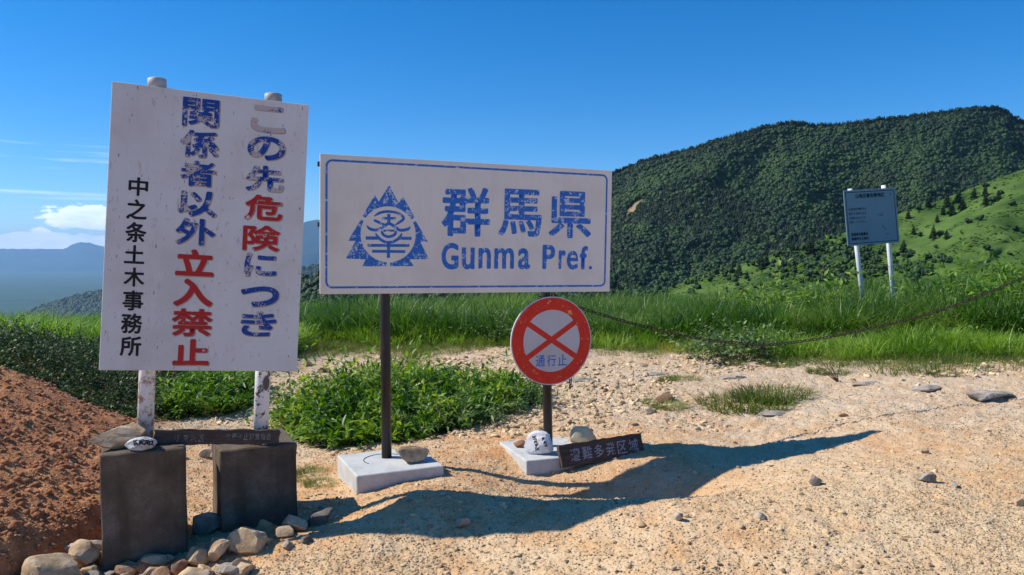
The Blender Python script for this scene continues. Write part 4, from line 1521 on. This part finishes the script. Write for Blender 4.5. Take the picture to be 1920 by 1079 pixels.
def lay_chain(pts, pitch=.0305, wob=.25):
    P_ = [Vector(p) for p in pts]
    D_ = []
    for i in range(len(P_) - 1):
        p0 = P_[max(i - 1, 0)]; p1 = P_[i]; p2 = P_[i + 1]; p3 = P_[min(i + 2, len(P_) - 1)]
        for s in range(24):
            t = s / 24
            D_.append(0.5 * ((2 * p1) + (-p0 + p2) * t + (2 * p0 - 5 * p1 + 4 * p2 - p3) * t * t + (-p0 + 3 * p1 - 3 * p2 + p3) * t ** 3))
    D_.append(P_[-1])
    acc = 0; k = 0; last = D_[0]; i = 0; cur = D_[0]
    for q in D_[1:]:
        seg = (q - last).length
        while acc + seg >= pitch:
            f = (pitch - acc) / seg
            nxt = last.lerp(q, f)
            d = (nxt - cur).normalized()
            o = link('link', LM, chain)
            qd = d.to_track_quat('X', 'Z')
            o.matrix_local = Matrix.Translation((cur + nxt) / 2 - chain.location) @ qd.to_matrix().to_4x4() @ Matrix.Rotation((pi / 4 + (k % 2) * pi / 2) + random.uniform(-wob, wob), 4, 'X')
            k += 1
            seg -= (pitch - acc); acc = 0; last = nxt; cur = nxt
        acc += seg; last = q
    return k


nk = lay_chain([(.262, 5.20, 1.22), (.36, 5.215, 1.185), (.452, 5.22, 1.150), (.75, 5.28, 1.055), (1.047, 5.367, .975), (1.37, 5.45, .905), (1.699, 5.54, .862), (1.90, 5.585, .852), (2.388, 5.712, .898), (3.021, 5.863, 1.01), (3.489, 5.971, 1.130), (4.068, 6.1, 1.33), (4.42, 6.18, 1.47)])
nk += lay_chain([(1.835, 5.575, .845), (1.838, 5.572, .81), (1.822, 5.57, .775)])
nk += lay_chain([(.31, 5.22, 1.22), (.27, 5.27, 1.235), (.20, 5.26, 1.225), (.17, 5.20, 1.20)])
nk += lay_chain([(.375, 5.235, .86), (.40, 5.24, .70), (.398, 5.24, .585)])
print('links', nk)
rp = empty('chain_post', (4.46, 6.2, .4))
props(rp, 'dark brown post that holds the far end of the barrier chain', 'post')
rod('post', rp, (0, 0, -.2), (0, 0, 1.15), .032, 'brown_post', 20)
link('post_cap', tube_mesh('post_cap', [(0, 0, 1.148), (0, 0, 1.165)], .035, 20), rp, 'brown_post')


# ------------------------------------------------------------------ plants
class Leaves:
    """Folded pointed leaves collected into one mesh."""
    def __init__(s):
        s.p, s.d, s.n, s.l, s.w = [], [], [], [], []

    def add(s, p, d, n, l, w_):
        s.p.append(p); s.d.append(d); s.n.append(n); s.l.append(l); s.w.append(w_)

    def arrays(s):
        p = np.array(s.p); d = np.array(s.d); n = np.array(s.n); l = np.array(s.l)[:, None]; w_ = np.array(s.w)[:, None]
        d /= np.linalg.norm(d, axis=1, keepdims=True)
        side_ = np.cross(d, n); side_ /= np.maximum(np.linalg.norm(side_, axis=1, keepdims=True), 1e-6)
        up_ = np.cross(side_, d)
        V = np.stack([p, p + d * l * .42 + side_ * w_ * .5 + up_ * l * .05, p + d * l * .48 - up_ * l * .02, p + d * l * .42 - side_ * w_ * .5 + up_ * l * .05, p + d * l - up_ * l * .14], 1).reshape(-1, 3)
        k = len(p)
        T = np.array([[0, 2, 1], [0, 3, 2], [1, 2, 4], [2, 3, 4]])
        F = (np.arange(k)[:, None, None] * 5 + T[None]).reshape(-1, 3)
        return V, F


def sprig(Lv, stems, base, dirv, length, nleaf, ll, lw, rg, droop=.5, pair=False):
    """A leafy shoot that rises from its base and arches over."""
    d = np.array(dirv, float); d /= np.linalg.norm(d)
    p = np.array(base, float)
    pts = [tuple(p)]
    az_ = rg.uniform(0, 6.28)
    seg = max(5, nleaf // (2 if pair else 1))
    for i in range(seg):
        t = (i + 1) / seg
        d = d + np.array([d[0] * .12, d[1] * .12, -droop * t * .35]); d /= np.linalg.norm(d)
        p = p + d * length / seg
        pts.append(tuple(p))
        if t < .22:
            continue
        for q in ((0, 1) if pair else (0,)):
            az_ += 2.4 if not pair else pi
            side_ = np.cross(d, (0, 0, 1)); side_ /= np.linalg.norm(side_) + 1e-9
            out = side_ * cos(az_) * 1.0 + np.cross(side_, d) * sin(az_) * .7
            ld = out + d * .55 + np.array([0, 0, rg.uniform(-.15, .35)])
            nrm = np.array([rg.normal() * .35, rg.normal() * .35, 1.0])
            sc = (1.05 - .45 * t) * rg.uniform(.75, 1.2)
            Lv.add(p.copy(), ld, nrm, ll * sc, lw * sc)
        if pair:
            az_ += pi / 2 + rg.uniform(-.4, .4) if rg.random() < .3 else 0
    Lv.add(p.copy(), d + np.array([0, 0, .1]), np.array([0, 0, 1.0]), ll * .8, lw * .7)
    stems.append(pts)


def stems_mesh(stems, r=.0022):
    Vs, Fs, off = [], [], 0
    for pts in stems:
        pts = pts[::2] + ([pts[-1]] if len(pts) % 2 == 0 else [])
        P_ = np.array(pts)
        m = len(P_)
        for k, (ox, oy) in enumerate(((1, 0), (-.5, .87), (-.5, -.87))):
            Vs.append(P_ + np.array([ox, oy, 0]) * r * np.linspace(1, .4, m)[:, None])
        for k in range(3):
            a = off + k * m; b = off + ((k + 1) % 3) * m
            Fs += [(a + i, b + i, b + i + 1, a + i + 1) for i in range(m - 1)]
        off += 3 * m
    return npmesh('stems', np.vstack(Vs), np.array(Fs))


def rand_in(poly, n, rg):
    P_ = np.array(poly); lo, hi = P_.min(0), P_.max(0)
    out = np.zeros((0, 2))
    while len(out) < n:
        q = rg.uniform(lo, hi, (n * 2, 2))
        out = np.vstack([out, q[in_poly(q[:, 0], q[:, 1], poly)]])
    return out[:n]


def leafy_thing(name, poly, n, hgt, leaf, ll, lw, nl, lab, cat, seed, hfun=None, droop=.6, pair=False, spread=.7):
    rg = np.random.default_rng(seed)
    Lv = Leaves(); st_ = []
    pts = rand_in(poly, n, rg)
    zs = H(pts[:, 0], pts[:, 1])
    cen = np.array(poly).mean(0)
    for (x, y), z in zip(pts, zs):
        hh = hgt * (.7 + .9 * (vnoise(x * 1.9, y * 1.9, seed) + .35)) * rg.uniform(.55, 1.15)
        if hfun:
            hh *= hfun(x, y)
        a = rg.uniform(0, 6.28)
        d = (cos(a) * rg.uniform(.1, spread), sin(a) * rg.uniform(.1, spread), 1.0)
        sprig(Lv, st_, (x, y, z - .02), d, max(hh, .06), nl, ll * rg.uniform(.75, 1.25), lw * rg.uniform(.75, 1.25), rg, droop, pair)
    t_ = empty(name, (cen[0], cen[1], float(H(cen[0], cen[1]))))
    props(t_, lab, cat)
    V, F = Lv.arrays()
    o = np.array(t_.location)
    link('foliage', npmesh('foliage', V - o, F), t_, leaf)
    sm = stems_mesh([[tuple(np.array(p) - o) for p in s] for s in st_])
    link('stems', sm, t_, 'stem')
    print(name, len(F))
    return t_


def rim(poly, w0):
    P_ = np.array(poly)

    def f(x, y):
        m = 9
        for i in range(len(P_)):
            a = P_[i]; b = P_[(i + 1) % len(P_)]
            ab = b - a; t = np.clip(((x - a[0]) * ab[0] + (y - a[1]) * ab[1]) / (ab @ ab), 0, 1)
            m = min(m, math.hypot(x - a[0] - ab[0] * t, y - a[1] - ab[1] * t))
        return min(1.0, .35 + .65 * m / w0)
    return f


leafy_thing('leafy_bush', BUSH, 1200, .70, 'leaf_bush', .108, .040, 15, 'low spreading bright green bush behind the left brown post', 'bush', 21, rim(BUSH, 1.0), .75, True, .9)
leafy_thing('leafy_bush', PATCH, 420, .46, 'leaf_bush', .100, .037, 14, 'low green bush seen between the two white posts of the tall board', 'bush', 22, rim(PATCH, .4), .7, True, .9)
leafy_thing('shrub_bank', BANK, 3600, .23, 'leaf_dark', .046, .026, 11, 'dark dense shrubs along the top of the red soil bank on the left', 'shrub', 23, (lambda f: lambda x, y: f(x, y) * (1.0 + 1.0 * float(vnoise(x * .75 + 3, y * .75, 44)) + .5 * float(vnoise(x * 2.2, y * 2.2, 45))))(rim(BANK, .4)), .4, False, .5)
leafy_thing('leafy_bush', [(-1.15, 6.0), (-.2, 6.3), (.28, 6.9), (.38, 6.7), (.1, 6.4), (-.5, 5.75)], 150, .36, 'leaf_grey', .085, .022, 12, 'loose narrow-leaved weeds at the right front edge of the bright bush', 'bush', 24, None, .5, False, .8)
leafy_thing('broadleaf_plant', [(1.95, 8.0), (2.6, 7.9), (3.0, 8.3), (2.6, 8.8), (1.9, 8.7)], 120, .50, 'leaf_grey', .09, .045, 10, 'grey green broad-leaved plant at the grass edge behind the lowest part of the chain', 'plant', 25, None, .4, False, .5)
leafy_thing('broadleaf_plant', [(3.3, 10.4), (4.9, 10.5), (5.0, 11.4), (3.3, 11.6)], 170, 1.05, 'leaf_weed', .17, .065, 9, 'yellow green broad-leaved plants rising above the grass left of the far board', 'plant', 26, None, .5, False, .6)
leafy_thing('broadleaf_plant', [(5.6, 9.4), (7.2, 9.2), (7.4, 10.4), (5.7, 10.6)], 190, 1.15, 'leaf_weed', .17, .06, 10, 'tall broad-leaved plants rising above the grass right of the far board', 'plant', 27, None, .5, False, .6)
leafy_thing('weed_clump', [(-.4, 10.0), (1.0, 9.7), (1.0, 10.3), (-.4, 10.6)], 130, .50, 'leaf_grey', .07, .035, 10, 'grey green weeds at the track edge left of the round sign', 'plant', 28, None, .4, False, .6)


# grass prototypes
def tuft(seed, n, h0, h1, rad, wd, lean, segs=4):
    rg = np.random.default_rng(seed)
    Vs, Fs, off = [], [], 0
    for i in range(n):
        a = rg.uniform(0, 6.28); r0 = rad * math.sqrt(rg.random())
        b = np.array([cos(a) * r0, sin(a) * r0, -.03]); hh = rg.uniform(h0, h1)
        la = a + rg.normal() * .9; le = rg.uniform(.15, 1) * lean
        sd = np.array([-sin(la + rg.normal() * .5), cos(la + rg.normal() * .5), 0])
        pts = []
        for k in range(segs + 1):
            t = k / segs
            p = b + np.array([cos(la) * le * hh * t * t, sin(la) * le * hh * t * t, hh * t * (1 - .35 * le * t)])
            w_ = wd * (1 - t ** 1.6) * (.6 + .4 * min(1, t * 4)) * rg.uniform(.9, 1.1)
            pts += [p - sd * w_ / 2, p + sd * w_ / 2] if k < segs else [p]
        Vs.append(np.array(pts))
        for k in range(segs - 1):
            q = off + 2 * k
            Fs += [(q, q + 1, q + 3), (q, q + 3, q + 2)]
        q = off + 2 * (segs - 1)
        Fs.append((q, q + 1, q + 2))
        off += len(pts)
    return npmesh('tuft', np.vstack(Vs), np.array(Fs))


tall_col = proto_collection('tall_tuft', [tuft(s, 30, .22, .64, .18, .0165, 1.3) for s in range(6)], 'grass')
light_col = proto_collection('light_tuft', [tuft(20 + s, 34, .18, .50, .18, .015, 1.35) for s in range(5)], 'grass_light')
short_col = proto_collection('short_tuft', [tuft(40 + s, 60, .03, .085, .07, .0030, 1.1, 3) for s in range(4)], 'grass_short')


def weed_proto(seed):
    rg = np.random.default_rng(seed)
    Lv = Leaves(); st_ = []
    for _ in range(4):
        a = rg.uniform(0, 6.28)
        sprig(Lv, st_, (rg.normal() * .04, rg.normal() * .04, 0), (cos(a) * .5, sin(a) * .5, 1), rg.uniform(.35, .7), 12, .10, .032, rg, .6)
    V, F = Lv.arrays()
    return npmesh('weed', V, F)


weed_col = proto_collection('weed', [weed_proto(70 + s) for s in range(5)], 'leaf_weed')


def field(name, col, k, n, poly, s0, s1, seed, cond=None, label=None, cat=None):
    rg = np.random.default_rng(seed)
    pts = rand_in(poly, n, rg)
    if cond is not None:
        m = cond(pts[:, 0], pts[:, 1], rg)
        pts = pts[m]
    z = H(pts[:, 0], pts[:, 1])
    n = len(pts)
    s = rg.uniform(s0, s1, n)
    # grass grows taller in drifts
    s = s * (1 + .55 * vnoise(pts[:, 0] * 1.1, pts[:, 1] * 1.1, seed) + .5 * vnoise(pts[:, 0] * .42, pts[:, 1] * .42, seed + 5))
    sc = np.stack([s, s, s * rg.uniform(.8, 1.15, n)], 1)
    scatter(name, np.column_stack([pts, z]), rg.uniform(0, 6.28, n), sc, rg.integers(0, k, n), col, rg.normal(0, .10, (n, 2)), label, cat)
    print(name, n)


GRASS = [(-3.2, 10.8), (14, 6.8), (16, 15), (0, 17.5), (-3.4, 16.5), (-4.2, 11.5)]


def tall_ok(x, y, rg):
    e = y - edge_y(x) - .25 * fbm(x, y, 1.3, 3, 4)
    return (rg.random(len(x)) < sstep(0.0, .5, e)) & (rg.random(len(x)) < np.clip(1.35 - (y - 8) / 16, .4, 1))


field('tall_grass', tall_col, 6, 15000, GRASS, .75, 1.15, 1, tall_ok)
field('left_grass', light_col, 5, 5200, [(-3.1, 8.9), (-2.9, 12.5), (-4.0, 16.5), (-16, 16.5), (-12, 11), (-5.2, 9.6)], .75, 1.2, 2)
field('left_far_grass', tall_col, 6, 1800, [(-3.2, 13), (-3.0, 17), (-14, 17), (-11, 14)], .5, .9, 12)
field('meadow_weeds', weed_col, 5, 5600, GRASS, .45, .85, 3, lambda x, y, rg: (y > edge_y(x) + .2) & (fbm(x, y, .8, 3, 15) > -.12))
field('left_weeds', weed_col, 5, 500, [(-3.1, 8.6), (-2.9, 12.5), (-8, 14), (-7, 10)], .4, .75, 13)


field('edge_grass', light_col, 5, 5200, [(-3.4, 10.6), (3.0, 7.9), (9, 6.9), (10, 9.6), (3, 10.6), (-3.4, 12.6)], .32, .72, 14,
      lambda x, y, rg: (lambda e: (e > -.35) & (e < 1.1) & (rg.random(len(x)) < sstep(-.5, .5, e)))(y - edge_y(x) - .4 * fbm(x, y, 1.3, 3, 4)))


def verge_ok(x, y, rg):
    e = y - edge_y(x) + 1.5 * (fbm(x, y, .9, 3, 33)) + .25 * sstep(1, 3, x)
    return (e > -.75) & (e < .55) & (rg.random(len(x)) < .35 + .65 * sstep(-.6, .1, e))


field('verge_grass', short_col, 4, 9000, [(-3.4, 9.8), (3.0, 7.2), (8, 6.3), (8, 8.4), (3, 10), (-3.4, 12.2)], 1.0, 2.3, 4, verge_ok)

# tufts on the track, each one its own thing
TUFT = [tuft(90 + s, 1500, .03, .11, .17, .0045, 1.2, 3) for s in range(3)]
for m_ in TUFT:
    m_.materials.append(M['grass_short'])
TL = [(1.95, 6.35, 1.9, 'largest low grass clump in the middle of the gravel track'),
      (2.22, 6.55, 1.7, 'grass clump adjoining the right end of the largest one on the track'),
      (1.28, 6.35, 1.0, 'small grass clump beside the rusty brown rock on the track'),
      (1.62, 7.35, .95, 'grey green weed clump on the stony part of the track right of the round sign'),
      (2.35, 8.1, .9, 'thin yellow grass clump near the hanging chain end'),
      (2.75, 7.9, 1.0, 'low yellow grass clump in front of the broad verge'),
      (3.05, 7.35, .95, 'sparse grass clump on the gravel by the dry twig'),
      (3.9, 6.9, .8, 'small grass clump on the gravel toward the right verge'),
      (-1.33, 4.95, .75, 'small weed clump between the right block and the pale slab'),
      (-1.18, 4.72, .55, 'tiny weed clump left of the pale slab'),
      (-1.43, 3.97, .35, 'tiny bright green tuft at the left foot of the right block')]
for k, (x, y, s_, lab) in enumerate(TL):
    o = link('grass_clump', TUFT[k % 3])
    o.location = (x, y, float(H(x, y)) - .004)
    o.scale = (s_ * 1.25, s_, s_ * random.uniform(.8, 1.1))
    o.rotation_euler = (0, 0, .35 if k < 2 else k)
    props(o, lab, 'grass clump', 'grass clumps on the bare ground')
yt = link('yellow_grass_clump', tuft(99, 420, .06, .22, .22, .004, .8, 3))
M['grass_yellow'] = mat_leaf('yellow_grass_blade', (0.24, .28, .03), (.38, .40, .05), (.5, .5, .09), .35)
yt.data.materials.append(M['grass_yellow'])
yt.location = (1.95, 9.05, float(H(1.95, 9.05)))
props(yt, 'bright yellow green grass clump at the foot of the tall grass below the chain', 'grass clump')

# dry twig on the track
tw_ = empty('dry_twig', (2.95, 6.9, float(H(2.95, 6.9))))
props(tw_, 'bare dry twig sticking up from the stony track near the right verge', 'twig')
for k in range(7):
    a = k * .9
    p0 = Vector((0, 0, -.01)); p1 = Vector((cos(a) * .05 - .06, sin(a) * .05, .07 + .02 * (k % 3))); p2 = p1 + Vector((cos(a) * .07 - .05, sin(a) * .06, .06 + .03 * (k % 2)))
    link('branch', tube_mesh('branch', [p0, p1, p2], [.005, .0035, .0015], 6), tw_, 'twig')

# ------------------------------------------------------------------ stones on the sand
SG = 'loose stones on the sandy track'
for (x, y, w_, h_, mt, lab) in (
        (2.15, 3.95, .085, .06, 'rock_grey', 'grey angular stone on the bright sand at the right, larger of the pair'),
        (2.26, 3.88, .045, .03, 'rock_grey', 'smaller grey stone just right of the larger angular one'),
        (1.57, 3.93, .075, .06, 'rock_grey', 'grey upright stone on a gravelly patch of bright sand'),
        (.76, 3.46, .06, .05, 'rock_grey', 'grey upright stone near the bottom edge of the sand'),
        (.60, 3.47, .06, .03, 'rock_tan', 'flat pale stone left of the grey upright stone near the bottom edge'),
        (-.24, 3.68, .08, .05, 'rock_grey', 'flat grey stone just below the shadow edge'),
        (-.97, 3.58, .06, .035, 'rock_dark', 'dark low stone beside the rock pile'),
        (1.14, 3.46, .065, .03, 'rock_grey', 'flat grey stone near the bottom edge of the sand'),
        (2.42, 3.62, .075, .05, 'rock_tan', 'pale wedge stone near the right bottom corner'),
        (2.5, 4.6, .06, .04, 'rock_tan', 'tan stone on the sand below the flat rock slabs'),
        (1.3, 6.5, .16, .10, 'rock_red', 'rusty brown rock beside a small grass clump on the track'),
        (1.12, 6.1, .10, .055, 'rock_dark', 'dark round stone left of the rusty rock on the track'),
        (.92, 6.45, .08, .05, 'rock_tan', 'pale stone right of the boulder behind the fallen plank'),
        (.68, 5.85, .07, .035, 'rock_tan', 'small tan stone on the sand behind the fallen plank'),
        (2.5, 5.75, .07, .05, 'rock_red', 'small rusty stone near the tip of the sign shadow'),
        (-2.12, 5.25, .10, .07, 'rock_tan', 'tan stone on the sandy trail seen between the two blocks'),
        (-2.3, 6.0, .13, .08, 'rock_grey', 'dusty grey rock on the sandy trail under the left bush'),
        (-2.5, 9.3, .17, .10, 'rock_tan', 'tan rock on the far side of the track beside the tall board'),
        (-2.2, 8.9, .12, .07, 'rock_red', 'brown rock where the track drops behind the tall board'),
        (1.55, 5.3, .045, .03, 'rock_tan', 'small pale stone right above the sign shadow')):
    rock(x, y, w_, w_ * .75, h_, mt, int(x * 91 + y * 37) % 900 + 7, lab, SG, sub=3, cat='stone', name='stone')
for (x, y, w_, d_, h_, lab) in (
        (3.72, 5.95, .44, .22, .07, 'largest flat grey rock slab bedded in the track at the right edge'),
        (3.45, 6.35, .34, .15, .05, 'flat rock slab left of the largest slab at the right'),
        (3.15, 6.75, .34, .14, .04, 'narrow pale rock slab farther back on the track at the right'),
        (.66, 7.55, .30, .16, .05, 'flat blue grey slab on the track just right of the round sign'),
        (2.05, 6.0, .24, .12, .05, 'flat grey slab below the largest grass clump'),
        (1.45, 7.7, .34, .2, .05, 'flat reddish slab in the stony part of the track'),
        (2.1, 7.3, .28, .18, .05, 'flat grey slab in the stony part of the track near the verge')):
    rock(x, y, w_, d_, h_, 'rock_grey', int(x * 51 + y * 17) % 900, lab, 'flat slabs bedded in the track', sub=3, cat='rock slab', name='rock_slab', rz=.1 * x, sink=.35, keep=.5)

peb = []
for s_ in range(8):
    V, F = rock_geo(2, 300 + s_, 1, .8, .62, 8, .03, .30, .7)
    peb.append(npmesh('pebble', V, F))
for i_, m_ in enumerate(peb):
    m_.materials.append(M[('pebble', 'pebble', 'pebble', 'rock_tan', 'pebble', 'pebble', 'rock_tan', 'pebble')[i_]])
peb_col = proto_collection('pebble', peb, 'rock_tan')


def pebbles(name, n, ymin, ymax, s0, s1, seed, powr=2.0, cond=None, even=0.0):
    rg = np.random.default_rng(seed)
    # even density in the picture's depth: more per square metre close by
    y = np.exp(rg.uniform(math.log(ymin), math.log(ymax), n))
    x = rg.uniform(-.74, .74, n) * y
    r_ = rg.random(n) ** powr
    s = (s0 + (s1 - s0) * r_)
    clump = fbm(x, y, .9, 3, seed)
    red = soil_red(x, y)
    grass = (y > edge_y(x) + .25)
    keep = ~grass & (rg.random(n) < np.clip(.40 + even + clump * 2.4 + .35 * sstep(5, 7, y), .06 + even, 1)) & ~in_poly(x, y, BUSH) & ~in_poly(x, y, BANK)
    keep &= (red < .5) | (rg.random(n) < .35)
    if cond is not None:
        keep &= cond(x, y)
    x, y, s = x[keep], y[keep], s[keep]
    n = len(x)
    idx = np.where(soil_red(x, y) > .5, 5, rg.integers(0, 8, n))
    sc = np.stack([s, s * rg.uniform(.7, 1, n), s * rg.uniform(.6, 1, n)], 1)
    scatter(name, np.column_stack([x, y, H(x, y) + s * .14]), rg.uniform(0, 6.28, n), sc, idx, peb_col, rg.normal(0, .3, (n, 2)))
    print(name, n)


pebbles('gravel', 230000, 2.8, 12.5, .002, .0078, 61, 1.7, None, .35)
pebbles('coarse_gravel', 14000, 2.8, 12.5, .005, .020, 62, 4.5)
pebbles('track_rubble', 26000, 5.6, 11.0, .007, .036, 63, 3.2, lambda x, y: (fbm(x, y, 1.0, 3, 71) > -.12) & (x > -3))
rgc = np.random.default_rng(9)
n = 9000
yy = np.exp(rgc.uniform(math.log(2.9), math.log(7), n)); xx = rgc.uniform(-.72, -.42, n) * yy
m_ = (soil_red(xx, yy) > .6) & ~in_poly(xx, yy, BANK)
xx, yy = xx[m_], yy[m_]; n = len(xx)
ss = .002 + .020 * rgc.random(n) ** 5
clod = [npmesh('clod', *rock_geo(2, 500 + k, 1, .85, .7, 5, .12, .7)) for k in range(4)]
M['clod'] = mat_rock('red_earth_clod', (0.24, .085, .04), (.44, .19, .09), (.58, .32, .18), 3)
scatter('earth_clods', np.column_stack([xx, yy, H(xx, yy) + ss * .1]), rgc.uniform(0, 6.28, n), ss, rgc.integers(0, 4, n), proto_collection('clod', clod, 'clod'), rgc.normal(0, .4, (n, 2)))
